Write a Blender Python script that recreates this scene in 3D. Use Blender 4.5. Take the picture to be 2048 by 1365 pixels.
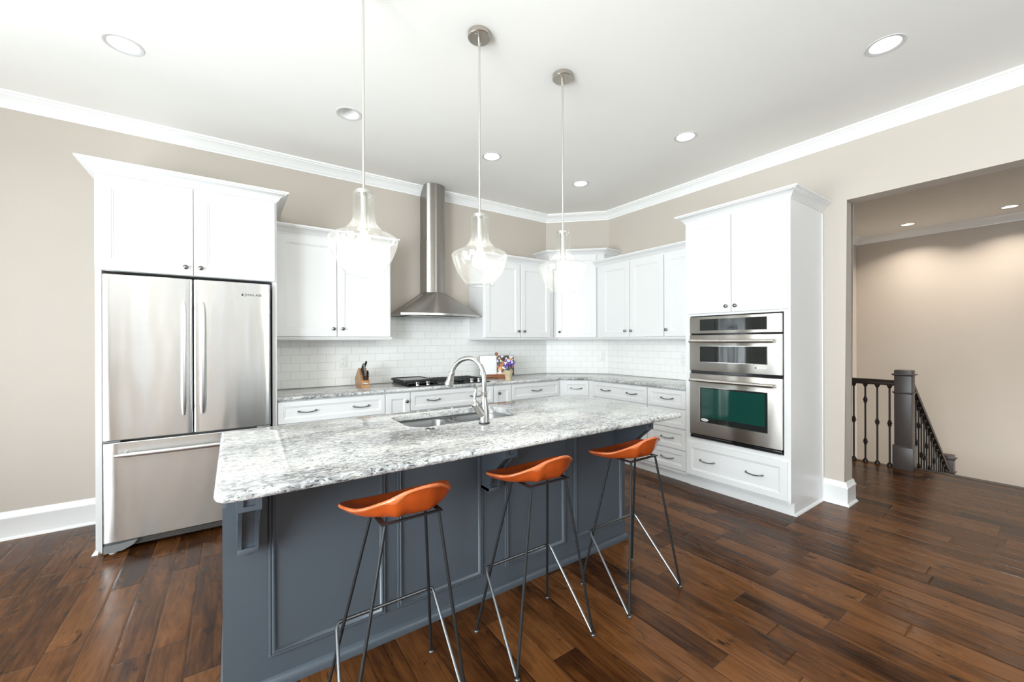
import bpy, bmesh, math, random
from mathutils import Vector, Matrix

for _o in list(bpy.data.objects):
    bpy.data.objects.remove(_o, do_unlink=True)
S = bpy.context.scene
COL = S.collection
PI = math.pi
R = math.radians
random.seed(7)

# ------------------------------------------------------------------ camera
yaw, pit, rol = R(34.8386), R(-0.0213), R(-0.1587)
fwd = Vector((math.sin(yaw) * math.cos(pit), math.cos(yaw) * math.cos(pit), math.sin(pit)))
r0 = Vector((math.cos(yaw), -math.sin(yaw), 0))
u0 = r0.cross(fwd)
rgt = r0 * math.cos(rol) + u0 * math.sin(rol)
upv = u0 * math.cos(rol) - r0 * math.sin(rol)
cd = bpy.data.cameras.new('camera')
cam = bpy.data.objects.new('camera', cd)
COL.objects.link(cam)
cam.matrix_world = Matrix(((rgt.x, upv.x, -fwd.x, 0), (rgt.y, upv.y, -fwd.y, 0), (rgt.z, upv.z, -fwd.z, 1.35), (0, 0, 0, 1)))
cd.sensor_width = 36
cd.lens = 806.55 / 2048 * 36
cd.shift_x = -0.000996
cd.shift_y = 0.00019
cd.clip_start = 0.05
S.camera = cam

# ------------------------------------------------------------------ world and daylight
W = bpy.data.worlds.new('world')
S.world = W
W.use_nodes = True
W.node_tree.nodes['Background'].inputs[0].default_value = (0.93, 0.97, 1.0, 1)
W.node_tree.nodes['Background'].inputs[1].default_value = 2.2
S.view_settings.view_transform = 'Standard'
S.view_settings.look = 'None'
S.view_settings.gamma = 1
S.view_settings.use_curve_mapping = False
S.view_settings.exposure = 0.08
S.cycles.max_bounces = 10
S.cycles.diffuse_bounces = 5
S.cycles.transparent_max_bounces = 16
S.cycles.caustics_reflective = False
S.cycles.caustics_refractive = False
S.cycles.sample_clamp_indirect = 6


def area(name, loc, rot, sx, sy, power, color=(1, 1, 1), shape='RECTANGLE', spread=None):
    l = bpy.data.lights.new(name, 'AREA')
    l.shape = shape
    l.size = sx
    if shape in ('RECTANGLE', 'ELLIPSE'):
        l.size_y = sy
    l.energy = power
    l.color = color
    if spread:
        l.spread = spread
    o = bpy.data.objects.new(name, l)
    COL.objects.link(o)
    o.location = loc
    o.rotation_euler = rot
    return o


DAY = (0.875, 0.95, 1.02)
XL, YF = -2.5, -2.3                                   # left wall and the wall behind the camera
REARW = [(-1.35, 0.34), (-0.35, 0.26), (0.45, 0.3), (2.6, 2.2)]         # rear wall windows: centre x, width
LEFTW = [(-0.35, 1.9), (1.35, 0.9), (2.6, 1.1)]         # left wall windows: centre y, width
LP = dict(rear=(2.2, 1.2, 2.6, 58), rear_up=(0.3, 0.2, 0.3, 1), left=(345, 4, 22), left_up=(10, 90, 50), hall=50, can=0.4, hallcan=12.5, pend=0, lens=6.0, bulb=85.0, world=0.12)
W.node_tree.nodes['Background'].inputs[1].default_value = LP['world']
for i, (cx, w) in enumerate(REARW):
    area('daylight_rear', (cx, YF - 0.24, 1.75), (R(90), 0, 0), w, 2.0, LP['rear'][i], DAY)
    area('daylight_rear', (cx, YF - 0.26, 1.0), (R(125), 0, 0), w, 1.6, LP['rear_up'][i], DAY)  # tilted up, added as ground bounce to brighten the ceiling
for i, (cy, w) in enumerate(LEFTW):
    area('daylight_left', (XL - 0.24, cy, 1.75), (R(90), 0, R(-90)), w, 2.0, LP['left'][i], DAY)
    area('daylight_left', (XL - 0.26, cy, 1.0), (R(125), 0, R(-90)), w, 1.6, LP['left_up'][i], DAY)  # added upward fill, imitates light bounced off ground outdoors
area('hall_wall_fill', (7.1, -2.86, -0.45), (R(90), 0, R(-28)), 1.7, 2.1, LP['hall'], (1.0, 0.97, 0.93), spread=R(80))  # added fill from below floor level, brightens the far hall wall

# ------------------------------------------------------------------ mesh helpers


class MB:
    def __init__(self):
        self.bm = bmesh.new()

    def quad(self, pts):
        return self.bm.faces.new([self.bm.verts.new(p) for p in pts])

    def box(self, x0, x1, y0, y1, z0, z1, bev=0.0, seg=2):
        bm = self.bm
        v = [bm.verts.new(p) for p in ((x0, y0, z0), (x1, y0, z0), (x1, y1, z0), (x0, y1, z0), (x0, y0, z1), (x1, y0, z1), (x1, y1, z1), (x0, y1, z1))]
        f = [bm.faces.new([v[i] for i in q]) for q in ((3, 2, 1, 0), (4, 5, 6, 7), (0, 1, 5, 4), (1, 2, 6, 5), (2, 3, 7, 6), (3, 0, 4, 7))]
        if bev > 0:
            es = list({e for q in f for e in q.edges})
            bmesh.ops.bevel(bm, geom=es, offset=bev, segments=seg, affect='EDGES', profile=0.5)
        return self

    def loops(self, rings, closed=True, cap0=False, cap1=False):
        """rings: lists of points of equal length, bridged in order"""
        bm = self.bm
        vs = [[bm.verts.new(p) for p in r] for r in rings]
        n = len(vs[0])
        m = n if closed else n - 1
        for a, b in zip(vs[:-1], vs[1:]):
            for i in range(m):
                j = (i + 1) % n
                bm.faces.new((a[i], a[j], b[j], b[i]))
        if cap0:
            bm.faces.new(list(reversed(vs[0])))
        if cap1:
            bm.faces.new(vs[-1])
        return vs

    def lathe(self, prof, c=(0, 0, 0), seg=32, axis='Z', cap=True):
        """prof: list of (radius, height)"""
        rings = []
        for r, h in prof:
            ring = []
            for i in range(seg):
                a = 2 * PI * i / seg
                x, y = r * math.cos(a), r * math.sin(a)
                p = (x, y, h) if axis == 'Z' else ((x, h, -y) if axis == 'Y' else (h, x, y))
                ring.append((c[0] + p[0], c[1] + p[1], c[2] + p[2]))
            rings.append(ring)
        self.loops(rings, True, cap, cap)
        return self

    def tube(self, pts, r, seg=10, cap=True):
        pts = [Vector(p) for p in pts]
        n = len(pts)
        rs = r if isinstance(r, (list, tuple)) else [r] * n
        rings = []
        t0 = (pts[1] - pts[0]).normalized()
        ref = Vector((0, 0, 1)) if abs(t0.z) < 0.9 else Vector((1, 0, 0))
        nrm = (ref - t0 * ref.dot(t0)).normalized()
        for i in range(n):
            a = (pts[i] - pts[i - 1]).normalized() if i else t0
            b = (pts[i + 1] - pts[i]).normalized() if i < n - 1 else a
            t = (a + b)
            t = t.normalized() if t.length > 1e-6 else a
            nrm = (nrm - t * nrm.dot(t)).normalized()
            bi = t.cross(nrm)
            k = 1.0 / max(0.5, t.dot(a)) if 0 < i < n - 1 else 1.0
            rings.append([tuple(pts[i] + (nrm * math.cos(2 * PI * j / seg) + bi * math.sin(2 * PI * j / seg)) * rs[i] * k) for j in range(seg)])
        self.loops(rings, True, cap, cap)
        return self

    def sphere(self, c, r, sx=1, sy=1, sz=1, u=20, v=12):
        m = Matrix.Translation(c) @ Matrix.Diagonal((sx, sy, sz, 1))
        bmesh.ops.create_uvsphere(self.bm, u_segments=u, v_segments=v, radius=r, matrix=m)
        return self

    def prism(self, poly, z0, z1, f=None):
        """poly of 2D points; f maps (a,b,h) to a point"""
        f = f or (lambda a, b, h: (a, b, h))
        self.loops([[f(a, b, z0) for a, b in poly], [f(a, b, z1) for a, b in poly]], True, True, True)
        return self

    def sweep(self, path, prof, z=0.0, cap=True, f=None):
        """prof (out,height) swept along a flat path, out = right hand side, mitred"""
        f = f or (lambda x, y, h: (x, y, h))
        P = [Vector(p) for p in path]
        rings = []
        for i, p in enumerate(P):
            ns = []
            if i > 0:
                d = (P[i] - P[i - 1]).normalized()
                ns.append(Vector((d.y, -d.x)))
            if i < len(P) - 1:
                d = (P[i + 1] - P[i]).normalized()
                ns.append(Vector((d.y, -d.x)))
            if len(ns) == 2:
                m = (ns[0] + ns[1]).normalized()
                m = m / m.dot(ns[0])
            else:
                m = ns[0]
            rings.append([f(p.x + m.x * o, p.y + m.y * o, z + h) for o, h in prof])
        self.loops(rings, True, cap, cap)
        return self

    def frame_sweep(self, x0, x1, z0, z1, y, prof):
        """closed rectangular moulding in the XZ plane; prof (inward, outward-to -y)"""
        rings = []
        for a, b, sx, sz in ((x0, z0, 1, 1), (x1, z0, -1, 1), (x1, z1, -1, -1), (x0, z1, 1, -1), (x0, z0, 1, 1)):
            rings.append([(a + sx * i, y - o, b + sz * i) for i, o in prof])
        self.loops(rings, True)
        return self

    def panel(self, x0, x1, z0, z1, yb, t=0.02, st=0.055, dep=0.009):
        """shaker / ogee framed panel; back at yb, face at yb-t looking to -y"""
        yf = yb - t
        L = [(0, yb), (0, yf + 0.0025), (0.0025, yf), (st, yf), (st + 0.004, yf + 0.004), (st + 0.010, yf + 0.005), (st + 0.014, yf + dep)]
        rings = [[(x0 + i, y, z0 + i), (x1 - i, y, z0 + i), (x1 - i, y, z1 - i), (x0 + i, y, z1 - i)] for i, y in L]
        self.loops(rings, True, True, True)
        return self

    def fill(self, loops, z, flip=False):
        """planar fill of loops (first outer, rest holes) of 2D points"""
        bm = self.bm
        es = []
        for lp in loops:
            vs = [bm.verts.new((a, b, z)) for a, b in lp]
            for i in range(len(vs)):
                es.append(bm.edges.new((vs[i], vs[(i + 1) % len(vs)])))
        bmesh.ops.triangle_fill(bm, use_beauty=True, use_dissolve=False, edges=es, normal=(0, 0, -1 if flip else 1))
        return self

    def slab(self, poly, z0, z1, r, holes=()):
        """stone slab with a half round edge and straight holes"""
        prof = [(r, z1), (r * 0.45, z1 - r * 0.16), (r * 0.12, z1 - r * 0.5), (0, z1 - r * 0.95), (0, z0 + r * 0.95), (r * 0.12, z0 + r * 0.5), (r * 0.45, z0 + r * 0.16), (r, z0)]
        rings = []
        for i, z in prof:
            rings.append([(a, b, z) for a, b in offset_poly(poly, i)])
        self.loops(list(reversed(rings)))
        self.fill([offset_poly(poly, r)] + list(holes), z1)
        self.fill([offset_poly(poly, r)] + list(holes), z0, True)
        for h in holes:
            self.loops([[(a, b, z1) for a, b in h], [(a, b, z0) for a, b in h]])
        return self

    def build(self, name, mat, parent=None, loc=(0, 0, 0), rot=0.0, sharp=35, kind=None):
        bm = self.bm
        bmesh.ops.remove_doubles(bm, verts=bm.verts, dist=1e-5)
        bmesh.ops.recalc_face_normals(bm, faces=bm.faces)
        me = bpy.data.meshes.new(name)
        bm.to_mesh(me)
        bm.free()
        me.materials.append(mat)
        if sharp is not None:
            for p in me.polygons:
                p.use_smooth = True
            me.set_sharp_from_angle(angle=R(sharp))
        o = bpy.data.objects.new(name, me)
        COL.objects.link(o)
        o.location = loc
        o.rotation_euler = (0, 0, rot)
        if parent:
            o.parent = parent
        if kind:
            o['kind'] = kind
        return o


def offset_poly(poly, d):
    """inward offset of a counter-clockwise polygon"""
    n = len(poly)
    out = []
    for i in range(n):
        p0, p, p1 = Vector(poly[i - 1]), Vector(poly[i]), Vector(poly[(i + 1) % n])
        d0, d1 = (p - p0).normalized(), (p1 - p).normalized()
        n0, n1 = Vector((-d0.y, d0.x)), Vector((-d1.y, d1.x))
        m = (n0 + n1).normalized()
        m = m / max(0.3, m.dot(n0))
        out.append((p.x + m.x * d, p.y + m.y * d))
    return out


def round_rect(x0, x1, y0, y1, r, seg=8):
    rr = r if isinstance(r, (list, tuple)) else [r] * 4
    P = []
    for (cx, cy, a0), q in zip(((x1, y0, -90), (x1, y1, 0), (x0, y1, 90), (x0, y0, 180)), (rr[1], rr[2], rr[3], rr[0])):
        ccx = cx - q if cx == x1 else cx + q
        ccy = cy - q if cy == y1 else cy + q
        for i in range(seg + 1):
            a = R(a0 + 90 * i / seg)
            P.append((ccx + q * math.cos(a), ccy + q * math.sin(a)))
    return P


def circle(cx, cy, r, n=40):
    return [(cx + r * math.cos(2 * PI * i / n), cy + r * math.sin(2 * PI * i / n)) for i in range(n)]


def arc3(a, b, mid, n=12):
    """2D arc-like curve (quadratic) from a to b bulging through mid"""
    c = (2 * mid[0] - (a[0] + b[0]) / 2, 2 * mid[1] - (a[1] + b[1]) / 2)
    return [((1 - t) ** 2 * a[0] + 2 * t * (1 - t) * c[0] + t * t * b[0], (1 - t) ** 2 * a[1] + 2 * t * (1 - t) * c[1] + t * t * b[1]) for t in [i / n for i in range(n + 1)]]


def bez(P, n=10):
    """Catmull-Rom through points"""
    P = [Vector(p) for p in P]
    Q = [P[0] * 2 - P[1]] + P + [P[-1] * 2 - P[-2]]
    out = []
    for i in range(1, len(Q) - 2):
        for k in range(n):
            t = k / n
            a, b, c, d = Q[i - 1], Q[i], Q[i + 1], Q[i + 2]
            out.append(0.5 * ((2 * b) + (c - a) * t + (2 * a - 5 * b + 4 * c - d) * t * t + (3 * b - a - 3 * c + d) * t ** 3))
    out.append(P[-1])
    return out


def tag(o, label, cat, group=None):
    o['label'] = label
    o['category'] = cat
    if group:
        o['group'] = group
    return o


def thing(name, label, cat, loc=(0, 0, 0), rotz=0.0, group=None):
    o = bpy.data.objects.new(name, None)
    o.empty_display_size = 0.1
    COL.objects.link(o)
    o.location = loc
    o.rotation_euler = (0, 0, rotz)
    return tag(o, label, cat, group)


def copy_tree(o, parent=None):
    c = o.copy()
    COL.objects.link(c)
    c.parent = parent
    for ch in list(o.children):
        copy_tree(ch, c)
    return c


def text_part(name, body, size, mat, parent, loc, rot, ext=0.0006):
    cu = bpy.data.curves.new(name, 'FONT')
    cu.body = body
    cu.size = size
    cu.extrude = ext
    cu.align_x = 'CENTER'
    cu.align_y = 'CENTER'
    t = bpy.data.objects.new(name + '_tmp', cu)
    COL.objects.link(t)
    dg = bpy.context.evaluated_depsgraph_get()
    dg.update()
    me = bpy.data.meshes.new_from_object(t.evaluated_get(dg))
    bpy.data.objects.remove(t, do_unlink=True)
    me.materials.clear()
    me.materials.append(mat)
    o = bpy.data.objects.new(name, me)
    COL.objects.link(o)
    o.parent = parent
    o.location = loc
    o.rotation_euler = rot
    return o


# ------------------------------------------------------------------ materials
class NT:
    def __init__(self, name):
        self.m = bpy.data.materials.new(name)
        self.m.use_nodes = True
        self.t = self.m.node_tree
        self.b = self.t.nodes['Principled BSDF']
        self.out = self.t.nodes['Material Output']

    def n(self, typ, ins=None, **kw):
        nd = self.t.nodes.new(typ)
        for k, v in kw.items():
            setattr(nd, k, v)
        for k, v in (ins or {}).items():
            self.set(nd.inputs[k], v)
        return nd

    def set(self, sock, v):
        if isinstance(v, bpy.types.NodeSocket):
            self.t.links.new(v, sock)
        elif isinstance(v, bpy.types.Node):
            self.t.links.new(v.outputs[0], sock)
        else:
            if sock.type == 'RGBA' and len(v) == 3:
                v = (*v, 1)
            sock.default_value = v

    def math(self, op, a, b=0.0, c=None, clamp=False):
        nd = self.n('ShaderNodeMath', operation=op, use_clamp=clamp)
        self.set(nd.inputs[0], a)
        self.set(nd.inputs[1], b)
        if c is not None:
            self.set(nd.inputs[2], c)
        return nd.outputs[0]

    def mix(self, fac, a, b, blend='MIX'):
        nd = self.n('ShaderNodeMix', data_type='RGBA', blend_type=blend)
        self.set(nd.inputs[0], fac)
        self.set(nd.inputs[6], a)
        self.set(nd.inputs[7], b)
        return nd.outputs[2]

    def ramp(self, fac, stops, interp='LINEAR'):
        nd = self.n('ShaderNodeValToRGB')
        cr = nd.color_ramp
        cr.interpolation = interp
        while len(cr.elements) < len(stops):
            cr.elements.new(0.5)
        for e, (p, c) in zip(cr.elements, stops):
            e.position = p
            e.color = (*c, 1) if len(c) == 3 else c
        self.set(nd.inputs[0], fac)
        return nd.outputs[0]

    def noise(self, vec, scale=5.0, detail=4.0, rough=0.5, dist=0.0):
        nd = self.n('ShaderNodeTexNoise', {'Scale': scale, 'Detail': detail, 'Roughness': rough, 'Distortion': dist})
        if vec is not None:
            self.set(nd.inputs['Vector'], vec)
        return nd.outputs[0]

    def obj(self):
        return self.n('ShaderNodeTexCoord').outputs['Object']

    def pos(self):
        return self.n('ShaderNodeNewGeometry').outputs['Position']

    def scaled(self, vec, s, loc=(0, 0, 0)):
        return self.n('ShaderNodeMapping', {'Vector': vec, 'Scale': s, 'Location': loc}).outputs[0]

    def bump(self, h, strength=0.2, dist=0.01):
        nd = self.n('ShaderNodeBump', {'Strength': strength, 'Distance': dist, 'Height': h})
        self.set(self.b.inputs['Normal'], nd.outputs[0])
        return nd

    def p(self, **kw):
        names = dict(color='Base Color', rough='Roughness', metal='Metallic', spec='Specular IOR Level', coat='Coat Weight', coatr='Coat Roughness', aniso='Anisotropic', emc='Emission Color', ems='Emission Strength', trans='Transmission Weight', ior='IOR', alpha='Alpha', sheen='Sheen Weight')
        for k, v in kw.items():
            self.set(self.b.inputs[names[k]], v)
        return self


def paint(name, c, rough=0.5, bump=0.03, sc=180, spec=0.5):
    t = NT(name)
    v = t.noise(t.obj(), 3.0, 2.0)
    t.p(color=t.mix(v, tuple(k * 0.985 for k in c), tuple(min(1, k * 1.015) for k in c)), rough=rough, spec=spec)
    t.bump(t.noise(t.obj(), sc, 2.0), bump, 0.002)
    return t.m


def metal(name, c, rough=0.25, aniso=0.0, brush=(2, 2, 200), bstr=0.02, wave=0.0, var=0.06):
    t = NT(name)
    n = t.noise(t.scaled(t.obj(), brush), 1.0, 3.0)
    t.p(color=c, metal=1.0, aniso=aniso, rough=t.math('ADD', t.math('MULTIPLY', n, var), rough - var / 2))
    h = t.math('MULTIPLY', n, 0.05)
    if wave:
        w = t.noise(t.scaled(t.obj(), (9.0, 9.0, 1.1)), 1.0, 1.0, 0.4)
        h = t.math('ADD', h, t.math('MULTIPLY', w, wave))
    t.bump(h, bstr if not wave else 0.35, 0.02)
    return t.m


def brushed(name, c, rough, wave, aniso=0.95):
    """horizontally brushed sheet steel: blurs reflections up and down, gently wavy"""
    t = NT(name)
    n = t.noise(t.scaled(t.obj(), (2, 2, 120)), 1.0, 2.0)
    w = t.noise(t.scaled(t.obj(), (7.0, 7.0, 1.6)), 1.0, 1.0, 0.4)
    t.p(color=t.mix(n, tuple(k * 0.97 for k in c), tuple(k * 1.03 for k in c)), metal=1.0, rough=rough, aniso=aniso)
    t.b.inputs['Anisotropic Rotation'].default_value = 0.25
    tg = t.n('ShaderNodeTangent', direction_type='RADIAL', axis='Z')
    t.t.links.new(tg.outputs[0], t.b.inputs['Tangent'])
    t.bump(t.math('MULTIPLY', w, wave), 1.0, 1.0)
    return t.m


M = {}
M['wall'] = paint('greige_wall_paint', (0.555, 0.50, 0.44), 0.55, 0.05, 220, 0.3)
M['ceiling'] = paint('ceiling_paint', (0.89, 0.88, 0.845), 0.7, 0.03, 200, 0.2)
M['trim'] = paint('white_trim_paint', (0.90, 0.90, 0.89), 0.35, 0.01)
M['cab'] = paint('white_cabinet_paint', (0.77, 0.77, 0.765), 0.32, 0.01)
M['isl'] = paint('slate_island_paint', (0.072, 0.087, 0.104), 0.32, 0.02)
M['plastic_white'] = paint('white_plastic', (0.85, 0.85, 0.83), 0.35, 0.0)
M['can_trim'] = paint('can_trim_white', (0.66, 0.66, 0.64), 0.4, 0.0)
M['steel'] = metal('brushed_steel', (0.46, 0.455, 0.44), 0.24, 0.5, (3, 3, 260))
M['fridge'] = brushed('fridge_steel', (0.76, 0.76, 0.755), 0.25, 0.005)
M['oven'] = brushed('oven_steel', (0.58, 0.56, 0.52), 0.30, 0.0016)
M['hood'] = brushed('hood_steel', (0.36, 0.34, 0.315), 0.30, 0.0006)
M['sink'] = metal('sink_steel', (0.24, 0.24, 0.235), 0.3, 0.4, (200, 4, 4))
M['chrome'] = metal('polished_steel', (0.50, 0.50, 0.49), 0.16, 0, (3, 3, 60), var=0.03)
M['nickel'] = metal('brushed_nickel', (0.52, 0.48, 0.42), 0.3, 0.3, (3, 3, 200))
M['rod'] = metal('pale_nickel', (0.72, 0.70, 0.66), 0.25, 0.0, (3, 3, 100))
M['satin'] = metal('satin_steel', (0.66, 0.66, 0.65), 0.34, 0, (3, 3, 60))
M['pewter'] = metal('dark_pewter', (0.20, 0.19, 0.18), 0.3, 0, (30, 30, 30))
M['iron'] = paint('raw_black_iron', (0.012, 0.013, 0.014), 0.42, 0.15, 90, 0.3)
M['lit_iron'] = metal('light_catching_iron', (0.20, 0.21, 0.22), 0.36, 0, (40, 40, 14), var=0.15)  # greyer copy of the black iron, paints light caught by footrest rods
M['castiron'] = paint('black_cast_iron', (0.012, 0.012, 0.013), 0.5, 0.1, 300)
M['blackgloss'] = paint('black_enamel', (0.008, 0.008, 0.009), 0.12, 0.0)
M['rubber'] = paint('dark_rubber', (0.02, 0.02, 0.022), 0.5, 0.0)
M['griddle'] = metal('griddle_plate', (0.30, 0.30, 0.29), 0.35, 0, (40, 40, 40))
M['greyplastic'] = paint('grey_plastic', (0.20, 0.205, 0.205), 0.45, 0.0)
M['rail'] = paint('espresso_wood', (0.035, 0.024, 0.019), 0.35, 0.05, 60)
M['newel'] = paint('umber_stained_wood', (0.072, 0.056, 0.052), 0.4, 0.05, 60)
M['rodiron'] = paint('bronze_iron', (0.018, 0.014, 0.011), 0.45, 0.02, 80)


def leather():
    t = NT('orange_leather')
    v = t.noise(t.obj(), 9.0, 5.0)
    t.p(color=t.ramp(v, [(0.3, (0.30, 0.047, 0.007)), (0.6, (0.46, 0.077, 0.011)), (0.85, (0.55, 0.12, 0.026))]), rough=0.32, coat=0.4, coatr=0.12)
    t.bump(t.noise(t.obj(), 160.0, 3.0), 0.06, 0.002)
    return t.m


M['leather'] = leather()


def leather_edge():
    t = NT('highlit_leather_edge')
    v = t.noise(t.obj(), 25.0, 4.0)
    t.p(color=t.ramp(v, [(0.3, (0.46, 0.095, 0.025)), (0.7, (0.66, 0.18, 0.06))]), rough=0.25, coat=0.6, coatr=0.08)  # lighter colour stands in for the specular highlight on the rim
    return t.m


M['leather_edge'] = leather_edge()


def granite():
    t = NT('grey_white_granite')
    o = t.obj()
    big = t.noise(t.scaled(o, (1.5, 3.6, 3)), 1.0, 3.0, 0.5, 0.4)
    mid = t.noise(t.scaled(o, (30, 56, 56)), 1.0, 8.0, 0.7, 1.0)
    fine = t.noise(t.scaled(o, (110, 190, 190), (3, 1, 2)), 1.0, 4.0, 0.65, 0.8)
    streak = t.noise(t.scaled(o, (21, 64, 50), (5, 2, 7)), 1.0, 3.0, 0.5, 3.2)
    fleck = t.noise(t.scaled(o, (30, 40, 40), (1, 9, 4)), 1.0, 5.0, 0.65, 1.4)
    tan = t.noise(t.scaled(o, (5, 9, 9), (8, 8, 1)), 1.0, 3.0)
    v = t.math('ADD', t.math('MULTIPLY', mid, 0.64), t.math('MULTIPLY', big, 0.36))
    base = t.ramp(v, [(0.395, (0.20, 0.20, 0.205)), (0.465, (0.40, 0.40, 0.395)), (0.515, (0.60, 0.60, 0.585)), (0.59, (0.75, 0.75, 0.73))])
    base = t.mix(t.ramp(tan, [(0.55, (0, 0, 0)), (0.72, (0.45, 0.45, 0.45))]), base, (0.72, 0.67, 0.56))
    base = t.mix(t.ramp(fine, [(0.37, (0.8, 0.8, 0.8)), (0.46, (0, 0, 0))]), base, (0.20, 0.20, 0.21))
    thr = t.math('ADD', streak, t.math('MULTIPLY', t.math('SUBTRACT', 0.5, big), 0.25))
    base = t.mix(t.ramp(thr, [(0.615, (0, 0, 0)), (0.64, (0.9, 0.9, 0.9))]), base, (0.03, 0.03, 0.033))
    base = t.mix(t.ramp(fleck, [(0.665, (0, 0, 0)), (0.69, (0.95, 0.95, 0.95))]), base, (0.018, 0.018, 0.02))
    t.p(color=base, rough=0.08, spec=0.5)
    return t.m


M['granite'] = granite()


def floor_mat():
    t = NT('hand_scraped_hardwood')
    P = t.pos()
    s = t.n('ShaderNodeSeparateXYZ', {0: P})
    x, y = s.outputs[0], s.outputs[1]
    wd = 0.1275
    xr = t.math('DIVIDE', t.math('ADD', x, 1.185), wd)
    row = t.math('FLOOR', xr)
    fx = t.math('SUBTRACT', xr, row)
    wn = t.n('ShaderNodeTexWhiteNoise', {'W': row}, noise_dimensions='1D').outputs
    rnd = wn[0]
    wn2 = t.n('ShaderNodeTexWhiteNoise', {'W': t.math('ADD', row, 91.37)}, noise_dimensions='1D').outputs[0]
    L = t.math('ADD', t.math('MULTIPLY', wn2, 0.55), 0.55)
    yr = t.math('ADD', t.math('DIVIDE', y, L), t.math('MULTIPLY', rnd, 17.0))
    pid = t.math('FLOOR', yr)
    fy = t.math('MULTIPLY', t.math('SUBTRACT', yr, pid), L)
    idv = t.n('ShaderNodeCombineXYZ', {0: row, 1: pid, 2: 0.0}).outputs[0]
    pw = t.n('ShaderNodeTexWhiteNoise', {'Vector': idv}, noise_dimensions='3D').outputs
    pr = pw[0]
    # seams
    ex = t.math('MULTIPLY', t.math('MINIMUM', fx, t.math('SUBTRACT', 1.0, fx)), wd)
    ey = t.math('MINIMUM', fy, t.math('SUBTRACT', L, fy))
    seam = t.math('MINIMUM', ex, ey)
    seam_f = t.n('ShaderNodeMapRange', {'Value': seam, 'From Min': 0.0006, 'From Max': 0.0022, 'To Min': 1.0, 'To Max': 0.0}).outputs[0]
    edge_f = t.n('ShaderNodeMapRange', {'Value': seam, 'From Min': 0.0, 'From Max': 0.009, 'To Min': 0.0, 'To Max': 1.0}).outputs[0]
    # grain coordinates shifted per plank
    off = t.n('ShaderNodeVectorMath', {0: pw[1], 'Scale': 40.0}, operation='SCALE').outputs[0]
    gp = t.n('ShaderNodeVectorMath', {0: P, 1: off}, operation='ADD').outputs[0]
    g1 = t.noise(t.scaled(gp, (38, 2.6, 1)), 1.0, 6.0, 0.6, 0.9)
    g2 = t.noise(t.scaled(gp, (7, 2.2, 1)), 1.0, 4.0, 0.55, 1.5)
    g3 = t.noise(t.scaled(gp, (160, 9, 1)), 1.0, 3.0)
    kn = t.noise(t.scaled(gp, (12, 5.0, 1), (7, 3, 0)), 1.0, 5.0, 0.6, 1.2)
    mixv = t.math('ADD', t.math('MULTIPLY', g1, 0.45), t.math('ADD', t.math('MULTIPLY', g2, 0.45), t.math('MULTIPLY', pr, 0.30)))
    col = t.ramp(mixv, [(0.34, (0.014, 0.005, 0.002)), (0.46, (0.045, 0.015, 0.004)), (0.58, (0.095, 0.034, 0.009)), (0.76, (0.18, 0.070, 0.021))])
    col = t.mix(t.ramp(kn, [(0.60, (0, 0, 0)), (0.70, (0.9, 0.9, 0.9))]), col, (0.014, 0.007, 0.004))
    col = t.mix(t.math('MULTIPLY', g3, 0.35), col, t.mix(0.5, col, (0.02, 0.009, 0.004)))
    col = t.mix(t.math('MULTIPLY', seam_f, 0.85), col, (0.012, 0.007, 0.004))
    rough = t.math('ADD', 0.13, t.math('MULTIPLY', g2, 0.22))
    t.p(color=col, rough=rough, spec=0.16)
    ripple = t.noise(t.scaled(gp, (9, 26, 1), (2, 5, 0)), 1.0, 2.0)
    h = t.math('ADD', t.math('MULTIPLY', edge_f, 1.0), t.math('ADD', t.math('MULTIPLY', g1, 0.5), t.math('MULTIPLY', ripple, 0.7)))
    t.bump(h, 0.28, 0.004)
    return t.m


M['floor'] = floor_mat()


def tile_mat():
    t = NT('white_subway_tile')
    s = t.n('ShaderNodeSeparateXYZ', {0: t.obj()})
    v = t.n('ShaderNodeCombineXYZ', {0: s.outputs[0], 1: s.outputs[2], 2: 0.0}).outputs[0]
    b = t.n('ShaderNodeTexBrick', {'Vector': v, 'Color1': (0.90, 0.90, 0.875, 1), 'Color2': (0.925, 0.925, 0.905, 1), 'Mortar': (0.66, 0.65, 0.62, 1), 'Scale': 1.0, 'Mortar Size': 0.0016, 'Mortar Smooth': 0.3, 'Bias': 0.0, 'Brick Width': 0.1545, 'Row Height': 0.0775}, offset=0.5)
    t.p(color=b.outputs[0], rough=t.math('ADD', t.math('MULTIPLY', b.outputs[1], 0.4), 0.38))
    wob = t.noise(t.obj(), 7.0, 2.0)
    h = t.math('ADD', t.math('MULTIPLY', b.outputs[1], -0.6), t.math('MULTIPLY', wob, 0.25))
    t.bump(h, 0.3, 0.006)
    return t.m


M['tile'] = tile_mat()


def emit(name, c, s):
    t = NT(name)
    t.p(color=(0.9, 0.9, 0.88), emc=c, ems=s, rough=0.5)
    return t.m


M['bulb'] = emit('lit_bulb', (1.0, 0.95, 0.87), LP['bulb'])
M['lens'] = emit('lit_downlight_lens', (1.0, 0.95, 0.88), LP['lens'])


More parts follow.
